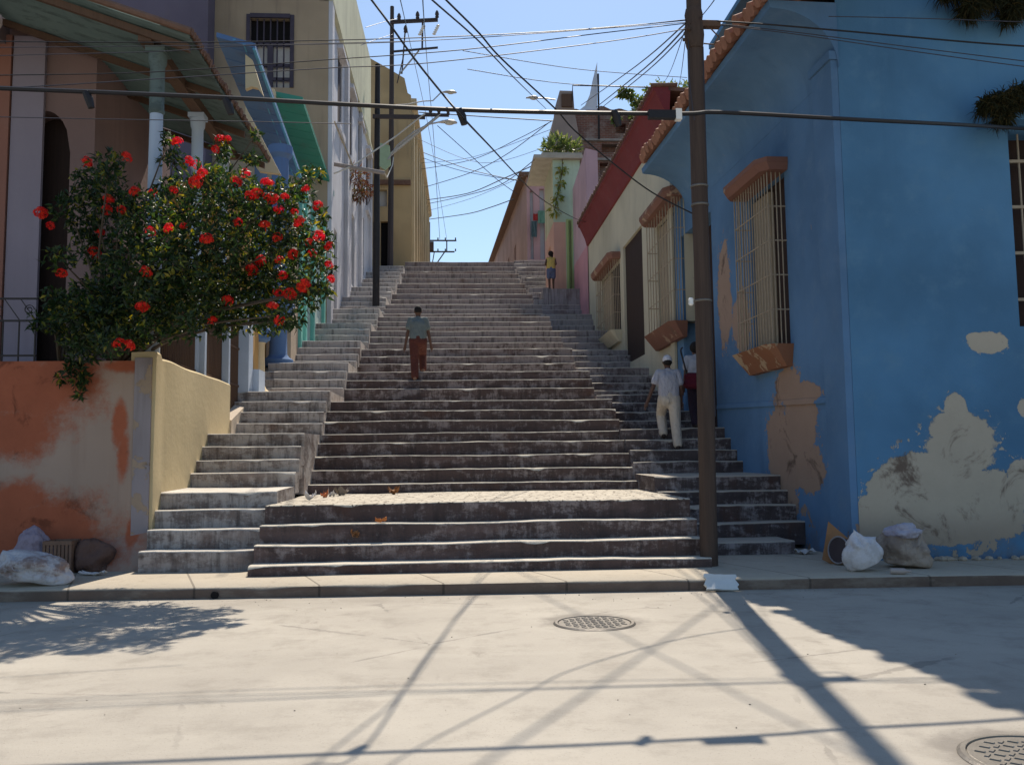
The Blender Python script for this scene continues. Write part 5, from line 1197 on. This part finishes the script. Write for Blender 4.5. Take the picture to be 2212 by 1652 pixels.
def remesh(o, vox, it=3):
    m = o.modifiers.new('r', 'REMESH'); m.mode = 'VOXEL'; m.voxel_size = vox; m.use_smooth_shade = True
    s = o.modifiers.new('s', 'SMOOTH'); s.iterations = it; s.factor = .5
def person(label, loc, h, rot, lf, rf, lh, rh, outfit, lean=.04, hips=0., head=(0, 0)):
    s = h/1.75; V = lambda x, y, z: Vector((x*s, y*s, z*s))
    t = thing('person', label, 'person', loc); t.rotation_euler.z = rot
    loc = Vector(loc); ROOT[t.name] = Vector((0, 0, 0))       # parts are built round the local origin
    hip = V(0, (lf[1]+rf[1])*.5+.02, .93+hips); ch = hip+V(0, lean*.7, .36); nk = hip+V(0, lean, .56); hd = hip+V(head[0], lean+.03, .675)
    LH, RH = hip+V(-.09, 0, -.02), hip+V(.09, 0, -.02); LF, RF = V(*lf)+V(0, 0, .08), V(*rf)+V(0, 0, .08)
    lk = ik(LH, LF, .44*s, .42*s, V(0, 1, .1)); rk = ik(RH, RF, .44*s, .42*s, V(0, 1, .1))
    LS, RS = hip+V(-.165, lean*.9, .475), hip+V(.165, lean*.9, .475)
    LW, RW = hip+V(*lh), hip+V(*rh); le = ik(LS, LW, .29*s, .26*s, V(-.3, -1, 0)); re = ik(RS, RW, .29*s, .26*s, V(.3, -1, 0))
    mb = MB(); c = lambda a, b, r0, r1: mb.capsule(a, b, r0*s, r1*s, 12)
    c(hip+V(-.06, 0, -.02), hip+V(.06, 0, -.02), .115, .115); c(hip, ch, .12, .125); c(hip+V(-.05, 0, .05), ch+V(-.07, 0, 0), .10, .105); c(hip+V(.05, 0, .05), ch+V(.07, 0, 0), .10, .105)
    c(LS+V(.03, 0, -.01), RS+V(-.03, 0, -.01), .062, .062); c(nk-V(0, 0, .08), hd-V(0, 0, .03), .058, .05)
    mb.ball(hd+V(0, 0, .01), .1*s, 14, 10, (.78, .98, 1.18)); mb.ball(hd+V(0, .035, -.06), .055*s, 10, 8, (1, 1, .9))
    mb.ball(hd+V(0, .10, -.01), .018*s, 8, 6, (.8, 1, 1.4))                      # nose
    for sx in (-1, 1): mb.ball(hd+V(.08*sx, -.005, -.005), .024*s, 8, 6, (.5, .9, 1.25))   # ears
    for S, E_, Wr, sx in ((LS, le, LW, -1), (RS, re, RW, 1)):
        c(S, E_, .05, .038); c(E_, Wr, .038, .027)
        d = (Wr-E_).normalized(); si = d.cross(Vector((0, 1, 0)));
        if si.length < .1: si = d.cross(Vector((1, 0, 0)))
        fw_ = Vector((0, 1, 0))-d*d.y; fw_ = fw_.normalized() if fw_.length > .1 else si.normalized(); side = d.cross(fw_).normalized()
        pm = Wr+d*.05*s; mb.capsule(Wr, Wr+d*.075*s, .03*s, .034*s, 8)
        for f_, (o_, L) in enumerate(((-.027, .062), (-.009, .074), (.009, .07), (.027, .056))):
            b0 = Wr+d*.085*s+fw_*o_*s; k_ = b0+d*L*.5*s; k2 = k_+(d*.85-side*sx*.5).normalized()*L*.5*s; mb.capsule(b0, k_, .0095*s, .009*s, 6); mb.capsule(k_, k2, .009*s, .0075*s, 6)
        b0 = Wr+d*.03*s+fw_*.03*s; k_ = b0+(d*.7+fw_*.7).normalized()*.035*s; mb.capsule(b0, k_, .011*s, .010*s, 6); mb.capsule(k_, k_+(d*.95+fw_*.2).normalized()*.03*s, .010*s, .008*s, 6)
    for Hh, K, A in ((LH, lk, LF), (RH, rk, RF)):
        c(Hh, K, .085, .055); c(K, A, .055, .038); c(K+(A-K)*.25+V(0, -.02, 0), K+(A-K)*.4+V(0, -.015, 0), .045, .04)
        c(A+V(0, -.03, -.045), A+V(0, .13, -.05), .034, .028)
    body = part(t, 'body', mb, SKIN); remesh(body, .0085*s)
    # face
    for nm, pos, r, m_, sc_ in (('eye', V(-.032, .083, .012), .012, M['porcelain'], (1, .6, .7)), ('eye', V(.032, .083, .012), .012, M['porcelain'], (1, .6, .7)), ('mouth', V(0, .088, -.062), .022, plain('lips', (.14, .05, .045), .5, .1, 5, 0), (1, .4, .35))):
        mb = MB(); mb.ball(hd+pos, r*s, 8, 6, sc_); e_ = part(body, nm, mb, m_, smooth=True)
        if nm == 'eye': mb = MB()
    # clothes
    mb = MB(); e = .022
    c = lambda a, b, r0, r1: mb.capsule(a, b, (r0+e)*s, (r1+e)*s, 14)
    dr = outfit.get('hem', -.06)
    c(hip+V(-.055, 0, dr+.1), ch+V(-.06, 0, 0), .115, .112); c(hip+V(.055, 0, dr+.1), ch+V(.06, 0, 0), .115, .112); c(hip+V(0, 0, dr+.16), ch, .115, .125)
    c(LS+V(.03, 0, -.012), RS+V(-.03, 0, -.012), .058, .058); c(nk-V(0, .0, .09), nk-V(0, 0, .055), .07, .05)
    sl_ = outfit.get('sleeve', .62)
    if sl_ > 0:
        for S, E_ in ((LS, le), (RS, re)): c(S, S.lerp(E_, sl_), .052, .056)
    sh = part(t, 'shirt' if sl_ else 'top', mb, outfit['shirt']); remesh(sh, .011*s)
    mb = MB(); e = .024
    c(hip+V(-.055, 0, -.02), hip+V(.055, 0, -.02), .122, .122); c(hip+V(0, 0, -.06), hip+V(0, 0, -.02), .10, .11); c(hip+V(0, 0, .03), hip+V(0, 0, .07), .118, .115)
    for Hh, K, A in ((LH, lk, LF), (RH, rk, RF)):
        if outfit.get('shorts'): c(Hh, Hh.lerp(K, .62), .088, .085)
        else: c(Hh+V(0, 0, .02), K, .094, .070); c(K, A.lerp(K, .06), .070, .060)
    tr = part(t, 'shorts' if outfit.get('shorts') else 'trousers', mb, outfit['trousers']); remesh(tr, .011*s)
    if outfit.get('shoes'):
        for A in (LF, RF):
            mb = MB(); mb.capsule(A+V(0, -.035, -.04), A+V(0, .14, -.048), .044*s, .036*s, 10); mb.capsule(A+V(0, -.03, -.03), A+V(0, -.02, .0), .044*s, .045*s, 10); o = part(t, 'shoe', mb, outfit['shoes']); remesh(o, .010*s)
    mb = MB()
    if outfit.get('cap'):
        mb.ball(hd+V(0, -.004, .045), .1*s, 16, 10, (.88, 1.06, .92)); mb.capsule(hd+V(-.04, .11, .05), hd+V(.04, .11, .05), .018*s, .018*s, 8)
        o = part(t, 'cap', mb, outfit['cap']); remesh(o, .009*s)
        mb = MB(); mb.ball(hd+V(0, -.02, .0), .098*s, 14, 10, (.82, 1, .8)); o = part(t, 'hair', mb, HAIR); remesh(o, .01*s, 1)
    else:
        mb.ball(hd+V(0, -.016, .035), .1*s, 16, 10, (.86, 1.02, 1.02))
        if outfit.get('bun'):
            mb.ball(hd+V(0, -.03, .03), .115*s, 14, 10, (1.0, 1.0, 1.05)); mb.ball(hd+V(.02, -.11, .05), .06*s, 10, 8); mb.ball(hd+V(.05, -.06, -.06), .06*s, 10, 8, (.9, .9, 1.5))
        o = part(t, 'hair', mb, HAIR); remesh(o, .009*s, 1)
    return t, s, hip
p_ = px(903, 822, Y=20.33)
person('man in grey green shirt and reddish brown trousers walking up mid stairs', (p_.x, 20.38, CZ(20.3)), 1.80, R(2), (-.07, -.03, 0), (.11, .34, .22), (-.29, .02, -.12), (.29, .06, -.10),
       dict(shirt=cloth('grey_green_shirt', (.16, .19, .19)), trousers=cloth('red_brown_trousers', (.105, .035, .028)), shoes=plain('tan_sandal', (.30, .17, .11), .7, .2, 8), hem=-.07), lean=.05)
yB = 15.95; pB = px(1452, 965, Y=yB); zB = RZ(yB)
person('man in white cap, pale shirt and cream trousers on the right side steps', (pB.x, yB, zB), 1.78, R(-4), (-.09, .36, .22), (.10, -.02, 0), (-.40, -.02, -.06), (.24, .1, -.05),
       dict(shirt=cloth('pale_grey_shirt', (.40, .40, .46)), trousers=cloth('cream_trousers', (.52, .46, .40)), shoes=DARKSHOE, cap=cloth('white_cap', (.62, .62, .68)), hem=-.02), lean=.05)
yC = 16.45; pC = px(1512, 930, Y=yC)
tC, sC, hC = person('person with bushy dark hair and white top half hidden by the wooden pole', (pC.x, yC, RZ(yC)), 1.66, R(0), (-.09, -.02, 0), (.09, .22, .10), (-.27, .0, -.12), (.27, .03, -.1),
       dict(shirt=cloth('white_top', (.42, .42, .46)), trousers=cloth('dark_trousers', (.03, .02, .035)), shoes=DARKSHOE, bun=True, hem=-.02))
bg = thing('shoulder_bag', 'maroon shoulder bag on a long black strap beside the white topped person', 'bag', (pC.x-.27, yC-.2, RZ(yC)+.72))
bx, by, bz = pC.x-.17, yC-.16, RZ(yC)+.72
mb = MB(); mb.capsule((bx-.07, by, bz+.10), (bx+.13, by, bz+.10), .10, .10, 10); mb.capsule((bx-.07, by, bz+.24), (bx+.13, by, bz+.24), .075, .075, 10); o = part(bg, 'pouch', mb, cloth('maroon_cloth', (.10, .012, .025))); remesh(o, .012, 4)
mb = MB(); mb.tube(smooth_path([Vector((bx-.10, by-.03, bz+.28)), Vector((bx-.16, by-.06, bz+.5)), Vector((bx-.20, by-.03, bz+.72)), Vector((bx-.13, by+.12, bz+.80))]), .016, 6); part(bg, 'strap', mb, M['rubber'], smooth=True)
pD = px(1191, 624, Y=34.1)
person('girl in a yellow top and blue shorts standing by the pale green house', (pD.x, 34.1, px(1190, 628, Y=34.0).z), 1.62, R(-6), (-.08, .0, 0), (.09, .04, 0), (-.17, .16, .2), (.14, .17, .24),
       dict(shirt=cloth('yellow_top', (.55, .40, .12)), trousers=cloth('blue_denim_shorts', (.11, .13, .22)), shorts=True, sleeve=0, bun=True, hem=-.03, shoes=DARKSHOE))

# ------------------------------------------------------------------ manholes, rubbish and litter
def manhole(label, c, rad, seed):
    t = thing('manhole', label, 'manhole cover', (c[0], c[1], .0), 'round iron manhole covers in the road')
    mb = MB(); n_ = 48
    for r0, r1, z0_, z1_ in ((rad*1.14, rad*1.09, .003, .014), (rad*1.09, rad*1.02, .014, .014), (rad*1.02, rad*1.01, .014, .002)):
        for k in range(n_):
            a, b = 2*math.pi*k/n_, 2*math.pi*(k+1)/n_
            mb.face([(c[0]+r0*math.cos(a), c[1]+r0*math.sin(a), z0_), (c[0]+r0*math.cos(b), c[1]+r0*math.sin(b), z0_), (c[0]+r1*math.cos(b), c[1]+r1*math.sin(b), z1_), (c[0]+r1*math.cos(a), c[1]+r1*math.sin(a), z1_)])
    part(t, 'frame', mb, M['castiron'])
    mb = MB(); mb.lathe((c[0], c[1], .002), [(rad, 0), (rad, .005), (rad*.985, .007)], 48)
    st_ = .062
    for i in range(-6, 7):
        for j in range(-6, 7):
            x, y = i*st_, j*st_
            if math.hypot(x, y) > rad*.88: continue
            a = R(45) if (i+j) % 2 else R(-45); d = Vector((math.cos(a), math.sin(a), 0))*.026; s = Vector((-d.y, d.x, 0))*.42; o_ = Vector((c[0]+x, c[1]+y, 0))
            b4 = [o_-d-s, o_+d-s, o_+d+s, o_-d+s]; mb.hexa([p+Vector((0, 0, .008)) for p in b4], [o_+(p-o_)*.8+Vector((0, 0, .015)) for p in b4])
    part(t, 'lid', mb, M['castiron']); return t
c1_ = px(1284, 1346, Z=0); manhole('round iron manhole cover in the sunny road before the stairs', (c1_.x, c1_.y), .325, 1)
c2_ = px(2258, 1641, Z=0); manhole('round iron manhole cover at the bottom right corner, cut by the frame', (c2_.x, c2_.y), .335, 2)

def sack(name, label, cat, c, rx, ry, rz, mat, seed, pinch=None, lump=.22, tilt=0., group=None):
    bm = bmesh.new(); bmesh.ops.create_icosphere(bm, subdivisions=5, radius=1)
    for v in bm.verts:
        p = v.co.copy(); q = p*1.6+Vector((seed*3.1, 0, 0))
        wv = Vector((noise.noise(p*2+Vector((seed, 0, 0))), noise.noise(p*2+Vector((0, seed, 0))), noise.noise(p*2+Vector((0, 0, seed)))))
        fold = lambda f, o: 1-abs(noise.noise(Vector((p.x*1.0+wv.x*.6, p.y+wv.y*.6, p.z*.45+wv.z*.4))*f+Vector((o, seed, 0))))*2.2
        k = 1+lump*noise.noise(q)+lump*.17*fold(3.2, 1)+lump*.10*fold(7.5, 5)+lump*.05*fold(15, 9)
        p *= k
        if pinch:
            d = Vector(pinch).normalized(); t = p.dot(d)
            if t > .45: s = max(.12, 1-(t-.45)*1.6); p = d*(t*1.18)+(p-d*t)*s*(1+.25*math.sin(7*math.atan2(p.z, p.x+.01)))
        if p.z < -.55: p.z = -.55+(p.z+.55)*.15
        v.co = p
    rot = Matrix.Rotation(tilt, 3, 'Y')
    for v in bm.verts: p = Vector((v.co.x*rx, v.co.y*ry, v.co.z*rz)); v.co = rot @ p
    zm = min(v.co.z for v in bm.verts)
    me = bpy.data.meshes.new(name); bm.to_mesh(me); bm.free(); me.materials.append(mat); me.polygons.foreach_set('use_smooth', [True]*len(me.polygons))
    o = bpy.data.objects.new(name, me); link(o); o.location = (c[0], c[1], c[2]-zm-.004); tag(o, label, cat, group); ROOT[o.name] = o.location.copy(); return o
def sackmat(name, c, stain):
    g = G(name); col = g.mix(g.ss(g.noise(3.4, 6, .7), .46, .64), c, stain); w_ = g.noise(26, 3, .6, stretch=(1, 1, .4)); col = g.mix(g.m('MULTIPLY', g.ss(w_, .5, .7), .25), col, tuple(x*.6 for x in c))
    g.col(col); g.rough(.75); g.bump(g.m('ADD', g.noise(7, 5, .65), g.m('MULTIPLY', w_, .2)), .7, .03); return g.mat
WS = sackmat('dirty_white_plastic', (.52, .50, .51), (.26, .19, .17)); WS2 = sackmat('white_sack', (.60, .58, .60), (.48, .45, .44)); BS = sackmat('beige_sack', (.34, .28, .23), (.22, .17, .14))
zp = .128
def on(x, y, z=zp): return px(x, y, Z=z)
q = on(75, 1262); sack('rubbish_bag', 'big torn white rubbish bag slumped against the orange wall', 'rubbish bag', (q.x-.04, q.y-.02, zp), .46, .27, .19, WS, 2, (-.85, -.5, -.2), .24, R(10))
q = on(118, 1222); cr = thing('crate', 'brown slotted crate half buried behind the torn white bag', 'crate', (px(120, 1200, Y=11.7).x, 11.7, zp)); CR_ = plain('brown_crate', (.20, .12, .085), .8, .3, 8)
mb = MB(); x0, x1, y0, y1 = px(95, 1200, Y=11.62).x, px(152, 1200, Y=11.62).x, 11.62, 11.9
for k in range(8): x = x0+(x1-x0)*k/7; mb.box(x-.016, x+.016, y0-.012, y0, zp+.03, zp+.36)
mb.box(x0-.016, x1+.016, y0-.018, y0+.02, zp+.36, zp+.41); mb.box(x0-.016, x1+.016, y0-.018, y0+.02, zp, zp+.04); mb.box(x0-.016, x0+.01, y0+.02, y1, zp, zp+.41); mb.box(x1-.01, x1+.016, y0+.02, y1, zp, zp+.41); mb.box(x0, x1, y1, y1+.02, zp, zp+.41); part(cr, 'sides', mb, CR_)
mb = MB(); mb.box(x0+.015, x1-.015, y0+.022, y1-.004, zp+.02, zp+.05); part(cr, 'base', mb, CR_)
q = on(170, 1232); sack('rubbish_bag', 'dark brown bundle of rags behind the crate by the orange wall', 'rubbish bag', (px(195, 1200, Y=11.8).x, 11.82, zp), .24, .17, .25, sackmat('dark_rags', (.13, .075, .06), (.07, .045, .045)), 9, None, .35)
q = on(55, 1230); sack('rubbish_bag', 'grey violet bag squeezed between the torn bag and the wall', 'rubbish bag', (px(70, 1200, Y=11.75).x, 11.78, zp), .25, .16, .33, sackmat('grey_violet_bag', (.30, .25, .31), (.2, .15, .18)), 12, None, .25)
def scrap(name, label, cat, c, L, Wd, mat, seed, tilt=(0, 0), rz=0., curl=.05, group=None, th=.006):
    mb = MB(); n_ = 6; rg = random.Random(seed); g_ = [[None]*(n_+1) for _ in range(n_+1)]
    for i in range(n_+1):
        for j in range(n_+1):
            u, v = i/n_-.5, j/n_-.5; z = curl*(u*u*2+noise.noise((u*3+seed, v*3, 0))*.9+v*v); g_[i][j] = (u*L*(1+.2*noise.noise((v*4, seed, 1))), v*Wd*(1+.2*noise.noise((u*4, seed, 5))), z)
    top = [[mb.vert(p) for p in row] for row in g_]; bot = [[mb.vert((p[0], p[1], p[2]-th)) for p in row] for row in g_]
    for i in range(n_):
        for j in range(n_):
            mb.idx([top[i][j], top[i+1][j], top[i+1][j+1], top[i][j+1]]); mb.idx([bot[i][j], bot[i][j+1], bot[i+1][j+1], bot[i+1][j]])
    for k in range(n_):
        mb.idx([top[k][0], bot[k][0], bot[k+1][0], top[k+1][0]]); mb.idx([top[k][n_], top[k+1][n_], bot[k+1][n_], bot[k][n_]]); mb.idx([top[0][k], top[0][k+1], bot[0][k+1], bot[0][k]]); mb.idx([top[n_][k], bot[n_][k], bot[n_][k+1], top[n_][k+1]])
    rm = Matrix.Rotation(rz, 3, 'Z') @ Matrix.Rotation(tilt[0], 3, 'X') @ Matrix.Rotation(tilt[1], 3, 'Y'); mb.v = [rm @ v for v in mb.v]; zm = min(v.z for v in mb.v)
    mb.v = [v+Vector((c[0], c[1], c[2]-zm+.002)) for v in mb.v]
    return solo(name, label, cat, mb, mat, group, smooth=True)
PAP = plain('dirty_paper', (.60, .57, .55), .85, .2, 7, .2); CARD = plain('brown_cardboard', (.30, .15, .07), .9, .25, 5, .2); POLY = plain('pale_foam', (.60, .62, .62), .8, .12, 6, .2); REDB = plain('red_plastic', (.42, .06, .04), .5, .2, 6, 0); LEAFB = plain('dry_leaf', (.26, .12, .05), .8, .3, 12)
q = on(180, 1228); scrap('can', 'crushed red and white tub beside the dark rags', 'tub', (q.x, q.y, zp), .2, .14, REDB, 3, (R(-20), R(10)), .3, .14)
q = on(200, 1243); scrap('paper_scrap', 'long pale scrap of plastic lying on the pavement by the orange wall', 'scrap', (q.x, q.y, zp), .32, .11, PAP, 4, (0, 0), R(-14), .04)
# right-hand rubbish
mb = MB(); a = [px(1776, 1208, Y=11.12), px(1822, 1231, Y=10.98), px(1843, 1172, Y=11.16), px(1789, 1126, Y=11.30)]; nn_ = (a[1]-a[0]).cross(a[3]-a[0]).normalized()
mb.prism([p-nn_*.006 for p in a], [p+nn_*.006 for p in a]); solo('cardboard', 'brown cardboard sheet leaning on the blue wall corner', 'cardboard', mb, CARD)
q = on(1880, 1236); sack('sack', 'white sack standing on its corner next to the cardboard', 'sack', (q.x-.02, q.y+.14, zp), .23, .17, .24, WS2, 4, (.1, 0, 1), .16, R(-24))
q = on(1845, 1222); bk = thing('bucket', 'tipped dark bucket with a pale rim behind the white sack', 'bucket', (q.x, q.y+.2, zp)); mb = MB(); ax = Vector((-.9, -.35, .12)).normalized(); cc = Vector((q.x-.02, q.y+.16, zp+.17)); mb.tube([cc-ax*.16, cc+ax*.13], [.12, .165], 16); part(bk, 'body', mb, plain('dark_bucket', (.06, .045, .05), .6, .3, 6), smooth=True)
mb = MB(); t1 = ax.orthogonal().normalized(); t2 = ax.cross(t1); mb.tube([cc+ax*.135+(t1*math.cos(a)+t2*math.sin(a))*.165 for a in [2*math.pi*k/20 for k in range(21)]], .010, 6); part(bk, 'rim', mb, plain('dull_grey_rim', (.26, .24, .25), .7, .3, 8), smooth=True)
q = on(1965, 1228); sack('sack', 'beige sack slumped against the blue front wall', 'sack', (q.x+.02, q.y+.14, zp), .30, .22, .26, BS, 7, (.5, -.2, .9), .3, R(8))
q = on(1935, 1190); sack('rubbish_bag', 'lilac white plastic bag lying on top of the beige sack', 'rubbish bag', (on(1965, 1228).x-.02, on(1965, 1228).y+.10, zp+.36), .20, .14, .10, sackmat('lilac_bag', (.42, .40, .46), (.3, .27, .33)), 15, None, .4)
q = on(1930, 1240); mb = MB(); a = Vector((q.x-.02, q.y+.03, zp+.035)); b = a+Vector((.20, -.08, 0)); mb.tube([a, a.lerp(b, .7), a.lerp(b, .8), b], [.035, .036, .018, .016], 10); solo('bottle', 'small clear bottle lying in front of the beige sack', 'bottle', mb, plain('dusty_plastic_bottle', (.36, .30, .27), .35, .2, 8, 0, 0, .5), smooth=True)
q = on(1738, 1196); scrap('plate', 'white plastic plate lying left of the cardboard sheet', 'plate', (q.x, q.y, zp), .24, .2, PAP, 8, (0, 0), .3, .06)
q = on(1582, 1262); scrap('foam_sheet', 'pale foam sheet leaning on the kerb below the wooden pole', 'foam sheet', (q.x, kerb_y(q.x)-.07, .002), .36, .19, POLY, 9, (R(52), R(3)), R(-3), .015, th=.03)
# litter on the steps
zl = .94
def onz(x, y, z): return px(x, y, Z=z)
lit = [('paper_scrap', 'crumpled white paper at the left end of the cobbled landing', 'paper', 672, 1079, PAP, .16, .1), ('wrapper', 'orange wrapper among litter on the cobbled landing', 'wrapper', 700, 1074, plain('orange_wrapper', (.5, .17, .07), .6, .2, 8), .12, .08), ('paper_scrap', 'white cup lid beside the orange wrapper', 'paper', 716, 1072, PAP, .1, .1),
       ('rag', 'grey brown rag lump on the cobbled landing', 'rag', 738, 1070, plain('grey_rag', (.22, .18, .15), .9, .3, 9), .22, .14), ('dry_leaf', 'curled brown leaf at the middle of the cobbled landing', 'leaf', 852, 1068, LEAFB, .2, .13)]
for i, (nm, lab, ct, x, y, m_, L, Wd) in enumerate(lit):
    p = onz(x, y, zl+.01); scrap(nm, lab, ct, (p.x, p.y, zl), L, Wd, m_, 20+i, (R(8), R(-6)), i*1.3, .10)
scrap('paper_scrap', 'flat white paper lying on the pavement before the first step', 'paper', (*on(858, 1226)[:2], .132), .16, .07, PAP, 31, (0, 0), .1, .015)
p = px(820, 1124, Y=11.45); scrap('dry_leaf', 'orange leaf on the third step tread', 'leaf', (p.x, 11.62, .695), .14, .07, plain('orange_leaf', (.45, .16, .05), .8, .2, 9), 32, (0, 0), .2, .05)
p = px(765, 1132, Y=11.5); scrap('dry_leaf', 'dark curled leaf leaning on the riser of the third step', 'leaf', (p.x, 11.54, .52), .10, .10, LEAFB, 33, (R(60), 0), .4, .06)
mb = MB(); p = px(465, 1281, Y=10.12); mb.tube([(p.x, kerb_y(p.x)+.12, .045), (p.x, kerb_y(p.x)-.02, .04)], .042, 14); solo('drainpipe_end', 'black drain pipe mouth poking through the kerb', 'drain pipe', mb, M['dark'], smooth=True)
mb = MB(); rg = random.Random(6)
for k in range(60):
    x = rg.uniform(6.0, 9.5); u = (x-A0[0]); y = ff0.p(u, .06+rg.uniform(0, .12), 0).y; r = rg.uniform(.015, .06); mb.ball((x, y, zp+r*.4), r, 6, 4, (rg.uniform(.8, 1.5), 1, .7))
solo('rubble', 'crumbled plaster lying along the foot of the blue wall', None, mb, plain('plaster_rubble', (.36, .31, .25), .95, .3, 9), kind='stuff', smooth=False)
mb = MB(); rg = random.Random(16)
for k in range(260):
    x = rg.uniform(-6, 7); y = kerb_y(x)-abs(rg.gauss(0, .35))-.03 if rg.random() < .6 else rg.uniform(3.5, 9.9); r = rg.uniform(.002, .006); mb.ball((x, y, r*.5), r, 5, 3, (rg.uniform(.8, 1.6), 1, .7))
solo('grit', 'loose grit scattered over the road and gutter', None, mb, plain('grit', (.27, .245, .205), .95, .4, 9), kind='stuff')
